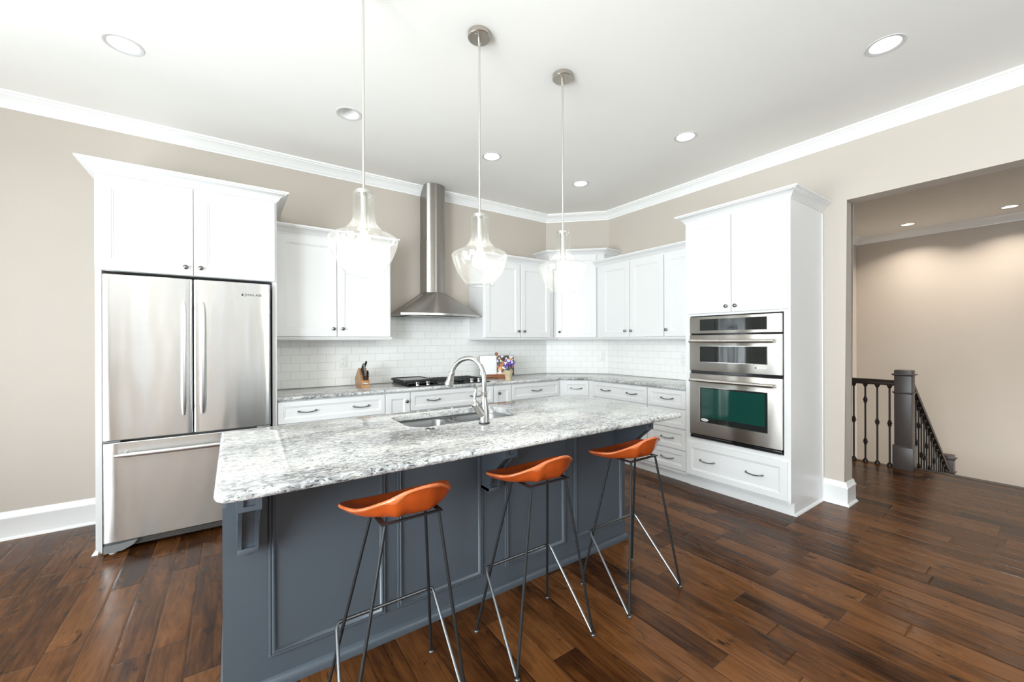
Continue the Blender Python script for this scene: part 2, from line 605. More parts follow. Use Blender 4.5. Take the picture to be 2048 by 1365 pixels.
def glass(name, veil=0.06, seeds=True):
    t = NT(name)
    n = t.t.nodes
    n.remove(t.b)
    fr = t.n('ShaderNodeLayerWeight', {'Blend': 0.5})
    gl = t.n('ShaderNodeBsdfGlossy', {'Color': (1, 1, 1, 1), 'Roughness': 0.02})
    tr = t.n('ShaderNodeBsdfTransparent', {'Color': (0.97, 0.98, 0.97, 1)})
    df = t.n('ShaderNodeBsdfTranslucent', {'Color': (0.95, 0.95, 0.93, 1)})
    f = t.math('ADD', t.math('MULTIPLY', t.math('POWER', fr.outputs[1], 3.0), 0.6), 0.04)
    if seeds:
        v = t.n('ShaderNodeTexVoronoi', {'Vector': t.obj(), 'Scale': 130.0})
        sd = t.n('ShaderNodeMapRange', {'Value': v.outputs[0], 'From Min': 0.10, 'From Max': 0.22, 'To Min': 1.0, 'To Max': 0.0}).outputs[0]
        bp = t.n('ShaderNodeBump', {'Strength': 0.45, 'Distance': 0.004, 'Height': t.math('ADD', sd, t.math('MULTIPLY', t.noise(t.obj(), 28.0, 2.0), 0.8))})
        t.set(gl.inputs['Normal'], bp.outputs[0])
        t.set(fr.inputs['Normal'], bp.outputs[0])
        veilf = t.math('ADD', veil, t.math('MULTIPLY', sd, 0.10))
    else:
        veilf = veil
    m1 = t.n('ShaderNodeMixShader', {0: veilf, 1: tr.outputs[0], 2: df.outputs[0]})
    m2 = t.n('ShaderNodeMixShader', {0: f, 1: m1.outputs[0], 2: gl.outputs[0]})
    t.t.links.new(m2.outputs[0], t.out.inputs[0])
    return t.m


M['glass'] = glass('seeded_glass', 0.03)
M['pane'] = glass('window_pane_glass', 0.0, False)


def dark_glass(name, c, rough=0.04):
    t = NT(name)
    v = t.noise(t.obj(), 2.0, 1.0)
    t.p(color=t.mix(v, c, tuple(k * 1.2 for k in c)), rough=rough, spec=0.6)
    return t.m


M['ovenglass'] = dark_glass('green_tinted_oven_glass', (0.006, 0.045, 0.034))
M['microglass'] = dark_glass('smoked_black_glass', (0.014, 0.016, 0.015))


def wood(name, c1, c2, sc=(60, 6, 6), rough=0.4):
    t = NT(name)
    v = t.noise(t.scaled(t.obj(), sc), 1.0, 4.0, 0.6, 0.6)
    t.p(color=t.ramp(v, [(0.3, c1), (0.7, c2)]), rough=rough)
    return t.m


M['beech'] = wood('knife_block_beech', (0.34, 0.16, 0.06), (0.55, 0.30, 0.13), (14, 14, 90))
M['cherry'] = wood('cherry_wood', (0.20, 0.055, 0.016), (0.38, 0.13, 0.04), (6, 40, 60))


def photo_page():
    t = NT('printed_food_page')
    o = t.obj()
    w = t.n('ShaderNodeTexNoise', {'Vector': o, 'Scale': 30.0, 'Detail': 3.0}).outputs[1]
    wv = t.n('ShaderNodeVectorMath', {0: o, 1: t.n('ShaderNodeVectorMath', {0: w, 'Scale': 0.05}, operation='SCALE').outputs[0]}, operation='ADD').outputs[0]
    v = t.n('ShaderNodeTexVoronoi', {'Vector': wv, 'Scale': 42.0})
    r = t.n('ShaderNodeSeparateColor', {0: v.outputs[1]}).outputs[0]
    c = t.ramp(r, [(0.0, (0.02, 0.02, 0.025)), (0.24, (0.70, 0.69, 0.68)), (0.42, (0.45, 0.15, 0.04)), (0.56, (0.09, 0.06, 0.09)), (0.70, (0.68, 0.34, 0.14)), (0.82, (0.05, 0.05, 0.05)), (0.92, (0.76, 0.75, 0.75))], 'CONSTANT')
    t.p(color=c, rough=0.3)
    return t.m


def text_page():
    t = NT('printed_text_page')
    s = t.n('ShaderNodeSeparateXYZ', {0: t.obj()})
    ln = t.math('FRACT', t.math('MULTIPLY', s.outputs[2], 90.0))
    on = t.math('LESS_THAN', ln, 0.35)
    nn = t.math('GREATER_THAN', t.noise(t.scaled(t.obj(), (260, 1, 90)), 1.0, 1.0), 0.45)
    t.p(color=t.mix(t.math('MULTIPLY', t.math('MULTIPLY', on, nn), 0.22), (0.86, 0.87, 0.87), (0.3, 0.3, 0.32)), rough=0.4)
    return t.m


M['photo_page'] = photo_page()
M['text_page'] = text_page()
M['paper'] = paint('book_paper', (0.89, 0.88, 0.845), 0.6, 0.0)
M['pot'] = wood('raffia_pot', (0.42, 0.33, 0.20), (0.62, 0.52, 0.36), (8, 8, 160), 0.8)
M['lavender'] = paint('lavender_bloom', (0.17, 0.08, 0.42), 0.8, 0.2, 300)
M['stem'] = paint('lavender_stem', (0.10, 0.13, 0.10), 0.8, 0.1)
M['logo'] = paint('dark_logo_ink', (0.03, 0.03, 0.035), 0.4, 0.0)
M['logo_white'] = paint('pale_logo', (0.85, 0.85, 0.85), 0.3, 0.0)
M['slot'] = paint('dark_slot', (0.02, 0.02, 0.02), 0.6, 0.0)

# ------------------------------------------------------------------ setting
D, XR, ZC = 4.252, 4.10, 3.0486
CANS = [(-0.506, 3.16), (1.962, 3.155), (3.094, 3.16), (3.104, 1.935), (3.088, 0.679)]
UNLIT = (0.718, 3.166)
HALLCANS = [(8.16, 1.55), (8.155, 0.60)]


def structure(name, mb, mat, **k):
    return mb.build(name, mat, kind='structure', **k)


b = MB()
pl = [(XL - 0.2, -2.8), (5.90, -2.8), (5.90, 1.13), (5.80, 1.13), (5.80, 2.3), (4.27, 2.3), (4.27, D + 0.2), (XL - 0.2, D + 0.2)]
b.prism(pl, -0.16, 0.0)
structure('floor', b, M['floor'])
b = MB()
b.fill([[(XL - 0.2, -2.85), (8.9, -2.85), (8.9, D + 0.2), (XL - 0.2, D + 0.2)]] + [circle(x, y, 0.078) for x, y in CANS + [UNLIT] + HALLCANS], ZC, True)
structure('ceiling', b, M['ceiling'])
structure('wall_back', MB().box(XL - 0.2, XR + 0.165, D, D + 0.2, -0.16, ZC), M['wall'])
structure('wall_corner', MB().prism([(3.51, D), (XR, 3.662), (XR, D)], 0, ZC), M['wall'])
b = MB()
b.prism([(-2.6, 0.0), (-1.3, 0.0), (-1.3, 2.49), (1.15, 2.49), (1.15, 0.0), (D, 0.0), (D, ZC), (-2.6, ZC)], XR, XR + 0.165, lambda a, c, h: (h, a, c))
es = [e for e in b.bm.edges if abs(e.verts[0].co.x - e.verts[1].co.x) < 1e-6 and abs(e.verts[0].co.y - 1.15) < 1e-6 and abs(e.verts[1].co.y - 1.15) < 1e-6 and abs(e.verts[0].co.z - e.verts[1].co.z) > 2]
bmesh.ops.bevel(b.bm, geom=es, offset=0.012, segments=3, affect='EDGES')
structure('wall_right', b, M['wall'])


def holed_wall(axis, at, t, u0, u1, wins, z0, z1):
    """wall with window holes; axis 'Y' (plane y=at, u=x) or 'X' (plane x=at, u=y)"""
    b = MB()

    def bx(a, c, e, f):
        if axis == 'Y':
            b.box(a, c, at - t, at, e, f)
        else:
            b.box(at - t, at, a, c, e, f)
    cur = u0
    for c, w, lo, hi in wins:
        bx(cur, c - w / 2, z0, z1)
        bx(c - w / 2, c + w / 2, z0, lo)
        bx(c - w / 2, c + w / 2, hi, z1)
        cur = c + w / 2
    bx(cur, u1, z0, z1)
    return b


RW = [(c, w, 0.6, 2.8) for c, w in REARW]
LW = [(c, w, 0.6, 2.8) for c, w in LEFTW]
structure('wall_front', holed_wall('Y', YF, 0.2, XL - 0.2, XR + 0.165, RW, 0, ZC), M['wall'])
structure('wall_left', holed_wall('X', XL, 0.2, YF, D, LW, 0, ZC), M['wall'])
wn = 0
for axis, at, wins in (('Y', YF, RW), ('X', XL, LW), ('Y', -2.6, [(7.2, 1.9, -1.6, 0.7)])):  # last entry: unseen low hall window, added for the wall fill
    for c, w, lo, hi in wins:
        wn += 1
        fr, gl = MB(), MB()
        if axis == 'Y':
            mp = lambda a, d, z: (a, d, z)
        for a0, a1, z0, z1, d0, d1 in ((c - w / 2 - 0.09, c - w / 2, lo - 0.09, hi + 0.09, 0.0, 0.02), (c + w / 2, c + w / 2 + 0.09, lo - 0.09, hi + 0.09, 0.0, 0.02), (c - w / 2, c + w / 2, hi, hi + 0.09, 0.0, 0.02), (c - w / 2, c + w / 2, lo - 0.09, lo, 0.0, 0.035),
                                       (c - w / 2, c - w / 2 + 0.05, lo, hi, -0.1, -0.05), (c + w / 2 - 0.05, c + w / 2, lo, hi, -0.1, -0.05), (c - w / 2, c + w / 2, hi - 0.05, hi, -0.1, -0.05), (c - w / 2, c + w / 2, lo, lo + 0.05, -0.1, -0.05)) + (((c - 0.025, c + 0.025, lo, hi, -0.1, -0.05),) if w > 0.7 else ()):
            if axis == 'Y':
                fr.box(a0, a1, at + d0, at + d1, z0, z1)
            else:
                fr.box(at + d0, at + d1, a0, a1, z0, z1)
        if axis == 'Y':
            gl.box(c - w / 2 + 0.05, c + w / 2 - 0.05, at - 0.08, at - 0.074, lo + 0.05, hi - 0.05)
        else:
            gl.box(at - 0.08, at - 0.074, c - w / 2 + 0.05, c + w / 2 - 0.05, lo + 0.05, hi - 0.05)
        o = structure('window_%d' % wn, fr, M['trim'])
        gl.build('window_pane', M['pane'], o)

# hall and stair well
structure('wall_hall_far', MB().box(8.7, 8.9, -2.6, 2.5, -2.8, ZC), M['wall'])
structure('wall_hall_side', MB().box(4.265, 8.7, 2.288, 2.5, -2.8, ZC), M['wall'])
structure('wall_hall_near', holed_wall('Y', -2.6, 0.2, 4.265, 8.7, [(7.2, 1.9, -1.6, 0.7)], -2.8, ZC), M['wall'])
structure('floor_lower', MB().box(4.3, 8.7, -2.6, 2.288, -2.95, -2.8), M['floor'])
structure('wall_stairwell', MB().box(5.70, 5.78, -2.6, 2.288, -2.8, -0.16), M['wall'])
st = MB()
for i in range(9):
    st.box(5.9 + 0.27 * i, 5.9 + 0.27 * (i + 1) + 0.02, -0.05, 1.22, -0.19 * (i + 1) - 0.03, -0.19 * (i + 1))
    st.box(5.9 + 0.27 * i, 5.9 + 0.27 * i + 0.015, -0.05, 1.22, -0.19 * (i + 1), -0.19 * i - 0.03 if i else -0.03)
st.box(5.9 + 0.27 * 9, 8.7, -0.05, 2.288, -0.19 * 10 - 0.03, -0.19 * 10)
structure('trim_stair', st, M['floor'])
# dark nosing along the floor edge
structure('trim_nosing', MB().box(5.84, 5.925, -2.6, 1.045, -0.03, 0.004, 0.008), M['rail'])
structure('trim_landing', MB().box(5.74, 5.82, 1.205, 2.288, -0.03, 0.003, 0.004), M['floor'])

CROWN = [(0, 0), (0.006, 0), (0.008, 0.012), (0.016, 0.018), (0.022, 0.028), (0.036, 0.046), (0.058, 0.062), (0.074, 0.07), (0.078, 0.078), (0.09, 0.080), (0.094, 0.094), (0, 0.094)]
structure('trim_1', MB().sweep([(XL, D), (3.51, D), (XR, 3.662), (XR, YF)], CROWN, ZC - 0.094), M['trim'])
structure('trim_2', MB().sweep([(4.265, 2.288), (8.7, 2.288), (8.7, -2.6)], CROWN, ZC - 0.094), M['trim'])
BASE = [(0, 0), (0.030, 0), (0.030, 0.006), (0.026, 0.014), (0.018, 0.019), (0.017, 0.135), (0.020, 0.140), (0.020, 0.150), (0.013, 0.158), (0.010, 0.175), (0.005, 0.188), (0, 0.190)]
structure('baseboard_back', MB().sweep([(XL, D), (-0.722, D)], BASE), M['trim'])
structure('baseboard_right', MB().sweep([(XR, 1.2995), (XR, 1.15), (XR + 0.165, 1.15), (XR + 0.165, 2.28)], BASE), M['trim'])
structure('baseboard_left', MB().sweep([(XL, YF), (XL, D)], BASE), M['trim'])

# tiled splash walls between worktop and wall cabinets
ZT0, ZT1 = 0.9145, 1.64
sp = MB().box(0.0, 3.51 - 0.287, -0.008, 0, 0, 1.39 - ZT0)
sp.box(1.27 - 0.287, 2.36 - 0.287, -0.008, 0, 1.39 - ZT0, ZT1 - ZT0)
structure('wall_tile_back', sp, M['tile'], loc=(0.287, D - 0.0005, ZT0))
structure('wall_tile_corner', MB().box(0.004, 0.83, -0.008, 0, 0, 1.39 - ZT0), M['tile'], loc=(3.51, D, ZT0), rot=-PI / 4)
structure('wall_tile_right', MB().box(0.004, 3.662 - 2.168, -0.008, 0, 0, 1.39 - ZT0), M['tile'], loc=(XR - 0.0005, 3.662, ZT0), rot=-PI / 2)

# ------------------------------------------------------------------ ceiling lights


def downlight(x, y, lit, label, group, power=0.0, col=(1, 0.93, 0.82)):
    t = thing('recessed_light', label, 'ceiling light', (x, y, ZC), 0, group)
    MB().lathe([(0.066, 0.03), (0.070, 0.0), (0.076, -0.003), (0.089, -0.003), (0.092, 0.0), (0.092, 0.001), (0.0775, 0.001), (0.072, 0.03)], cap=False, seg=48).build('trim_ring', M['can_trim'], t)
    if lit:
        MB().lathe([(0.0001, 0.022), (0.0695, 0.022), (0.0695, 0.03), (0.0001, 0.03)], seg=40, cap=False).build('lens', M['lens'], t)
        if power:
            area('downlight_beam', (x, y, ZC - 0.008), (0, 0, 0), 0.13, 0.13, power, col, 'DISK', R(130))
    else:
        MB().lathe([(0.070, 0.0), (0.058, 0.07), (0.040, 0.10), (0.0001, 0.102), (0.0001, 0.104), (0.042, 0.104), (0.074, 0.0)], seg=40, cap=False).build('baffle', M['plastic_white'], t)
        MB().lathe([(0.0001, 0.074), (0.038, 0.076), (0.044, 0.088), (0.0001, 0.1)], seg=32, cap=False).build('lamp', M['greyplastic'], t)
    return t


CL = ['lit round recessed ceiling light above the refrigerator wall at the left', 'lit round recessed ceiling light in front of the range hood', 'small lit recessed ceiling light nearest the angled corner crown', 'lit recessed ceiling light in front of the oven cabinet side wall', 'lit recessed ceiling light nearest the wide opening at upper right']
for (x, y), l in zip(CANS, CL):
    downlight(x, y, True, l, 'recessed kitchen ceiling lights', LP['can'])
downlight(*UNLIT, False, 'unlit recessed ceiling light with open white baffle beside the nearest pendant rod', 'recessed kitchen ceiling lights')
downlight(*HALLCANS[0], True, 'lit recessed hall ceiling light nearer the opening edge, above the stair rail', 'recessed hall ceiling lights', LP['hallcan'], (1, 0.88, 0.76))
downlight(*HALLCANS[1], True, 'lit recessed hall ceiling light at the right edge of the picture', 'recessed hall ceiling lights', LP['hallcan'], (1, 0.88, 0.76))

# ------------------------------------------------------------------ pendants


def pendant(x, y, label):
    t = thing('pendant_light', label, 'pendant light', (x, y, ZC), 0, 'glass pendants over the island')
    k = lambda z: z - ZC
    cn = MB().lathe([(0.0001, 0), (0.063, 0), (0.063, -0.024), (0.060, -0.027), (0.0001, -0.027)], cap=False).build('canopy', M['nickel'], t)
    for a in (0.6, 0.6 + PI):
        MB().lathe([(0.0001, -0.0335), (0.0035, -0.0325), (0.004, -0.027), (0.0001, -0.026)], (0.038 * math.cos(a), 0.038 * math.sin(a), 0), 12, cap=False).build('screw', M['chrome'], cn)
    MB().lathe([(0.0001, -0.026), (0.010, -0.027), (0.009, -0.05), (0.007, -0.07), (0.0001, -0.07)], cap=False, seg=16).build('swivel', M['rod'], t)
    MB().lathe([(0.0062, -0.06), (0.0062, k(2.05))], seg=14).build('rod', M['rod'], t)
    MB().lathe([(0.0001, k(2.062)), (0.008, k(2.062)), (0.010, k(2.052)), (0.036, k(2.050)), (0.040, k(2.046)), (0.040, k(2.032)), (0.0001, k(2.032))], cap=False).build('cap', M['rod'], t)
    MB().lathe([(0.0001, k(2.032)), (0.017, k(2.032)), (0.017, k(1.90)), (0.019, k(1.898)), (0.019, k(1.862)), (0.0001, k(1.862))], cap=False, seg=24).build('socket', M['rod'], t)
    prof = bez([(0.044, k(2.038)), (0.0475, k(2.028)), (0.0475, k(1.985)), (0.049, k(1.935)), (0.060, k(1.895)), (0.092, k(1.862)), (0.134, k(1.842)), (0.152, k(1.828)), (0.153, k(1.812)), (0.143, k(1.775)), (0.120, k(1.722)), (0.090, k(1.678)), (0.0785, k(1.664)), (0.080, k(1.655))], 6)
    MB().lathe([(p.x, p.y) for p in prof], cap=False, seg=72).build('shade', M['glass'], t, sharp=None)
    t.children[-1].data.polygons.foreach_set('use_smooth', [True] * len(t.children[-1].data.polygons))
    MB().lathe([(0.0001, k(1.748)), (0.018, k(1.751)), (0.033, k(1.764)), (0.041, k(1.786)), (0.038, k(1.812)), (0.026, k(1.835)), (0.016, k(1.85)), (0.014, k(1.866)), (0.0001, k(1.866))], cap=False, seg=32).build('bulb', M['bulb'], t)
    return t


pendant(0.502, 1.932, 'clear seeded glass pendant nearest the refrigerator, its ceiling canopy out of the picture')
pendant(1.123, 1.932, 'middle clear seeded glass pendant, hanging just right of the range hood')
pendant(1.735, 1.932, 'clear seeded glass pendant farthest from the refrigerator, in front of the corner wall cabinet')

# ------------------------------------------------------------------ cabinet kit


def handle(parent, x, z, yf, ln=0.128):
    h = ln / 2
    pts = bez([(x - h, yf, z + 0.004), (x - h, yf - 0.016, z + 0.003), (x - h + 0.012, yf - 0.025, z), (x, yf - 0.029, z - 0.006), (x + h - 0.012, yf - 0.025, z), (x + h, yf - 0.016, z + 0.003), (x + h, yf, z + 0.004)], 5)
    m = MB().tube(pts, [0.0062 if (i < 6 or i > len(pts) - 7) else 0.0045 for i in range(len(pts))], 8)
    for s in (-1, 1):
        m.sphere((x + s * (h - 0.006), yf - 0.021, z + 0.002), 0.0075, u=10, v=8)
    return m.build('handle', M['pewter'], parent)


def knob(parent, x, z, yf):
    m = MB()
    m.lathe([(0.0001, 0), (0.008, 0), (0.006, -0.004), (0.0055, -0.012), (0.012, -0.017), (0.0155, -0.022), (0.0145, -0.027), (0.009, -0.031), (0.0001, -0.032)], (x, yf, z), 20, 'Y', cap=False)
    return m.build('knob', M['pewter'], parent)


CCROWN = [(0, 0), (0.005, 0), (0.006, 0.008), (0.012, 0.012), (0.016, 0.02), (0.028, 0.036), (0.046, 0.047), (0.058, 0.052), (0.061, 0.058), (0.069, 0.060), (0.072, 0.073), (0, 0.073)]


def front(t, items, st=0.055):
    """doors and drawers: ('door',x0,x1,z0,z1,knob x,knob z) / ('drawer',x0,x1,z0,z1,[handle xs])"""
    for it in items:
        b = MB().panel(it[1], it[2], it[3], it[4], 0.0, 0.02, min(st, (it[4] - it[3]) * 0.22 if it[0] == 'drawer' else st))
        o = b.build(it[0], M['cab'], t)
        yf = -0.0115 if it[0] == 'drawer' else -0.02
        if it[0] == 'drawer':
            for hx in it[5]:
                handle(o, hx, (it[3] + it[4]) / 2, -0.0115)
        elif it[5] is not None:
            knob(o, it[5], it[6], -0.02)


def base_cab(label, loc, rot, w, depth, items, toe=0.055, st=0.05):
    t = thing('base_cabinet', label, 'cabinet', loc, rot, 'white base cabinets')
    MB().box(0, w, 0.0, depth, 0.09, 0.8835).build('carcass', M['cab'], t)
    MB().box(0, w, toe, toe + 0.016, 0, 0.09).build('toe_kick', M['cab'], t)
    front(t, items, st)
    return t


# back run: faces look to -y, carcass front at y = 3.642
YB, DB = 3.642, D - 3.642 - 0.002
base_cab('wide white drawer base cabinet beside the refrigerator, under the knife block', (0.2875, YB, 0), 0, 0.8375, DB,
         [('drawer', 0.003, 0.8345, 0.702, 0.874, [0.209, 0.63]), ('drawer', 0.003, 0.8345, 0.41, 0.698, [0.209, 0.63]), ('drawer', 0.003, 0.8345, 0.115, 0.406, [0.209, 0.63])])
base_cab('narrow white pull-out base cabinet with knob, left of the cooktop drawers', (1.1255, YB, 0), 0, 0.231, DB, [('door', 0.003, 0.228, 0.115, 0.876, 0.194, 0.797)])
base_cab('white drawer base cabinet directly below the gas cooktop', (1.357, YB, 0), 0, 0.913, DB,
         [('drawer', 0.004, 0.909, 0.702, 0.876, [0.232, 0.70]), ('drawer', 0.004, 0.909, 0.41, 0.698, [0.232, 0.70]), ('drawer', 0.004, 0.909, 0.115, 0.406, [0.232, 0.70])])
base_cab('narrow white pull-out base cabinet with knob, right of the cooktop behind the faucet', (2.2705, YB, 0), 0, 0.233, DB, [('door', 0.008, 0.230, 0.115, 0.875, 0.062, 0.794)])
base_cab('white drawer base cabinet below the lavender pot, left of the angled corner', (2.504, YB, 0), 0, 0.694, DB,
         [('drawer', 0.004, 0.686, 0.702, 0.873, [0.347]), ('drawer', 0.004, 0.686, 0.41, 0.698, [0.347]), ('drawer', 0.004, 0.686, 0.115, 0.406, [0.347])])
# angled corner base
t = thing('base_cabinet', 'angled white corner base cabinet with one small drawer', 'cabinet', (3.2, 3.642, 0), -PI / 4, 'white base cabinets')
cw = 0.4087
c45 = math.cos(PI / 4)


def to_local(x, y):
    dx, dy = x - 3.2, y - 3.642
    return (dx * c45 - dy * c45, dx * c45 + dy * c45)


MB().prism([to_local(*p) for p in ((3.2, 3.642), (3.489, 3.353), (4.09, 3.353), (4.09, 3.655), (3.505, 4.24), (3.2, 4.24))], 0.09, 0.8835).build('carcass', M['cab'], t)
MB().box(-0.02, cw + 0.02, 0.055, 0.071, 0, 0.09).build('toe_kick', M['cab'], t)
front(t, [('drawer', 0.062, 0.348, 0.702, 0.876, [0.205]), ('door', 0.062, 0.348, 0.115, 0.698, 0.1, 0.63)], 0.045)
# right run: faces look to -x, carcass front at x = 3.49
DR = XR - 3.49 - 0.002
RZ = [(0.702, 0.876), (0.516, 0.694), (0.316, 0.507), (0.124, 0.307)]
base_cab('wide white drawer base cabinet on the side wall, next to the angled corner', (3.49, 3.352, 0), -PI / 2, 0.758, DR, [('drawer', 0.006, 0.754, a, c, [0.198, 0.56]) for a, c in RZ], 0.05)
base_cab('white four-drawer base cabinet beside the tall oven cabinet', (3.49, 2.5935, 0), -PI / 2, 0.426, DR, [('drawer', 0.003, 0.424, a, c, [0.225]) for a, c in RZ], 0.05)

# wall cabinets


def wall_cab(label, loc, rot, w, depth, z0, z1, items, crown_path, rail_path):
    t = thing('wall_cabinet', label, 'cabinet', (loc[0], loc[1], z0), rot, 'white wall cabinets')
    h = z1 - z0
    MB().box(0, w, 0.0, depth, 0.0, h + 0.02).build('carcass', M['cab'], t)
    front(t, [(i[0], i[1], i[2], i[3] - z0, i[4] - z0, i[5], i[6] - z0 if i[6] else None) for i in items], 0.062)
    if crown_path:
        MB().sweep(crown_path, CCROWN, h).build('crown_molding', M['cab'], t)
    if rail_path:
        MB().sweep(rail_path, [(-0.018, 0.0), (0.012, 0.0), (0.012, -0.005), (0.004, -0.026), (0.0, -0.029), (-0.018, -0.029)], 0.0).build('light_rail', M['cab'], t)
    return t


YU, DU = 3.922, D - 3.922 - 0.002
wall_cab('two-door white wall cabinet between the refrigerator and the range hood', (0.2905, YU), 0, 0.983, DU, 1.391, 2.273,
         [('door', 0.014, 0.486, 1.394, 2.262, 0.457, 1.465), ('door', 0.490, 0.970, 1.394, 2.262, 0.535, 1.465)],
         [(0.0, 0.0), (0.983, 0.0), (0.983, DU)], [(0.0, 0.0), (0.983, 0.0), (0.983, DU)])
wall_cab('two-door white wall cabinet right of the range hood', (2.3185, YU), 0, 1.03, DU, 1.391, 2.273,
         [('door', 0.016, 0.503, 1.394, 2.262, 0.472, 1.465), ('door', 0.515, 0.974, 1.394, 2.262, 0.557, 1.465)],
         [(0.0, DU), (0.0, 0.0), (1.12, 0.0)], [(0.0, DU), (0.0, 0.0), (1.09, 0.0)])
XU = 3.77
wall_cab('two-door white wall cabinet on the side wall, right of the angled corner', (XU, 3.545), -PI / 2, 0.950, XR - XU - 0.002, 1.391, 2.273,
         [('door', 0.071, 0.501, 1.394, 2.262, 0.447, 1.464), ('door', 0.508, 0.946, 1.394, 2.262, 0.533, 1.464)],
         [(-0.03, 0.0), (0.950, 0.0)], [(0.0, 0.0), (0.950, 0.0)])
wall_cab('single-door white wall cabinet tight against the tall oven cabinet', (XU, 2.5945), -PI / 2, 0.427, XR - XU - 0.002, 1.391, 2.273,
         [('door', 0.010, 0.423, 1.394, 2.262, 0.036, 1.465)], [(0.0, 0.0), (0.427, 0.0)], [(0.0, 0.0), (0.427, 0.0)])
# angled corner wall cabinet, taller
t = thing('wall_cabinet', 'taller angled white corner wall cabinet with one door and its own crown', 'cabinet', (3.602, 3.762, 1.391), -PI / 4, 'white wall cabinets')


def tl(x, y):
    dx, dy = x - 3.602, y - 3.762
    return (dx * c45 - dy * c45, dx * c45 + dy * c45)


body = [tl(*p) for p in ((3.349, 3.995), (3.394, 3.97), (3.81, 3.554), (3.855, 3.52), (4.095, 3.52), (4.095, 3.66), (3.508, 4.247), (3.349, 4.247))]
MB().prism(body, 0.0, 1.055).build('carcass', M['cab'], t)
front(t, [('door', -0.252, 0.252, 0.003, 1.042, -0.211, 0.074)], 0.062)
MB().sweep([tl(3.35, 4.25), tl(3.35, 4.0), tl(3.394, 3.97), tl(3.81, 3.554), tl(3.85, 3.515), tl(4.098, 3.515)], CCROWN, 1.043).build('crown_molding', M['cab'], t)
MB().sweep([(-0.295, 0.0), (0.295, 0.0)], [(-0.018, 0.0), (0.012, 0.0), (0.012, -0.005), (0.004, -0.026), (0.0, -0.029), (-0.018, -0.029)], 0.0).build('light_rail', M['cab'], t)

# ------------------------------------------------------------------ refrigerator surround and refrigerator
t = thing('refrigerator_cabinet', 'tall white surround with two crowned upper doors enclosing the refrigerator', 'cabinet', (-0.715, 3.614, 0))
DF = D - 3.614 - 0.002
for x in (0.0, 0.969):
    MB().box(x, x + 0.030, 0.0, DF, 0.0, 2.44).build('side_panel', M['cab'], t)
MB().box(0.030, 0.969, 0.0, DF, 1.81, 2.44).build('carcass', M['cab'], t)
front(t, [('door', 0.002, 0.4915, 1.812, 2.42, 0.452, 1.868), ('door', 0.4955, 0.986, 1.812, 2.42, 0.535, 1.868)], 0.075)
FCROWN = [(o * 1.1, h * 0.98) for o, h in CCROWN]
MB().sweep([(0.0, DF), (0.0, 0.0), (0.999, 0.0), (0.999, DF)], FCROWN, 2.43).build('crown_molding', M['cab'], t)
MB().sweep([(0.0, 0.35), (0.0, 0.0), (0.014, 0.0)], [(0, 0), (0.016, 0), (0.015, 0.006), (0.008, 0.014), (0, 0.018)], 0).build('shoe_molding', M['cab'], t)

F = thing('refrigerator', 'stainless french-door refrigerator with bottom freezer drawer', 'refrigerator', (-0.22, 3.554, 0))
MB().box(-0.448, 0.448, 0.075, 0.66, 0.03, 1.775).build('body', M['greyplastic'], F)


def bowed(x0, x1, z0, z1, th, bow, r=0.012, n=14):
    """door with a bowed face at y about 0 and rounded vertical edges"""
    poly = []
    for i in range(n + 1):
        u = i / n
        x = x0 + r + (x1 - x0 - 2 * r) * u
        poly.append((x, -bow * (1 - (2 * u - 1) ** 2)))
    left = [(x0 + r * (1 - math.sin(R(a))), r * (1 - math.cos(R(a)))) for a in (90, 60, 30)]
    right = [(x1 - r * (1 - math.sin(R(a))), r * (1 - math.cos(R(a)))) for a in (30, 60, 90)]
    P = left + poly + right + [(x1, th), (x0, th)]
    b = MB()
    P2 = list(P)
    cx = (x0 + x1) / 2
    ins = [(cx + (p[0] - cx) * (1 - 0.004 / (x1 - x0) * 2), p[1] + (0.003 if p[1] < th else 0)) for p in P2]
    b.loops([[(a, y, z0) for a, y in ins], [(a, y, z0 + 0.004) for a, y in P2], [(a, y, z1 - 0.004) for a, y in P2], [(a, y, z1) for a, y in ins]], True, True, True)
    return b


def bar_handle(parent, p0, p1, w, out, vertical=True):
    """flat bowed bar handle from p0 to p1 (x,z) standing off to -y"""
    m = MB()
    n = 16
    rings = []
    for i in range(n + 1):
        u = i / n
        x = p0[0] + (p1[0] - p0[0]) * u
        z = p0[1] + (p1[1] - p0[1]) * u
        y = -out - 0.014 * math.sin(PI * u)
        e = min(1, 0.55 + 6 * min(u, 1 - u))
        ring = []
        for k in range(12):
            a = 2 * PI * k / 12
            ca, sa = math.cos(a), math.sin(a)
            q = w / 2 * e * math.copysign(abs(ca) ** 0.7, ca)
            d = 0.010 * e * math.copysign(abs(sa) ** 0.7, sa)
            ring.append((x + q, y + d, z) if vertical else (x, y + d, z + q))
        rings.append(ring)
    m.loops(rings, True, True, True)
    o = m.build('handle', M['satin'], parent)
    for u in (0.06, 0.94):
        x = p0[0] + (p1[0] - p0[0]) * u
        z = p0[1] + (p1[1] - p0[1]) * u
        MB().box(x - 0.009, x + 0.009, -out - 0.004, 0.003, z - 0.012, z + 0.012, 0.003).build('standoff', M['chrome'], o)
    return o


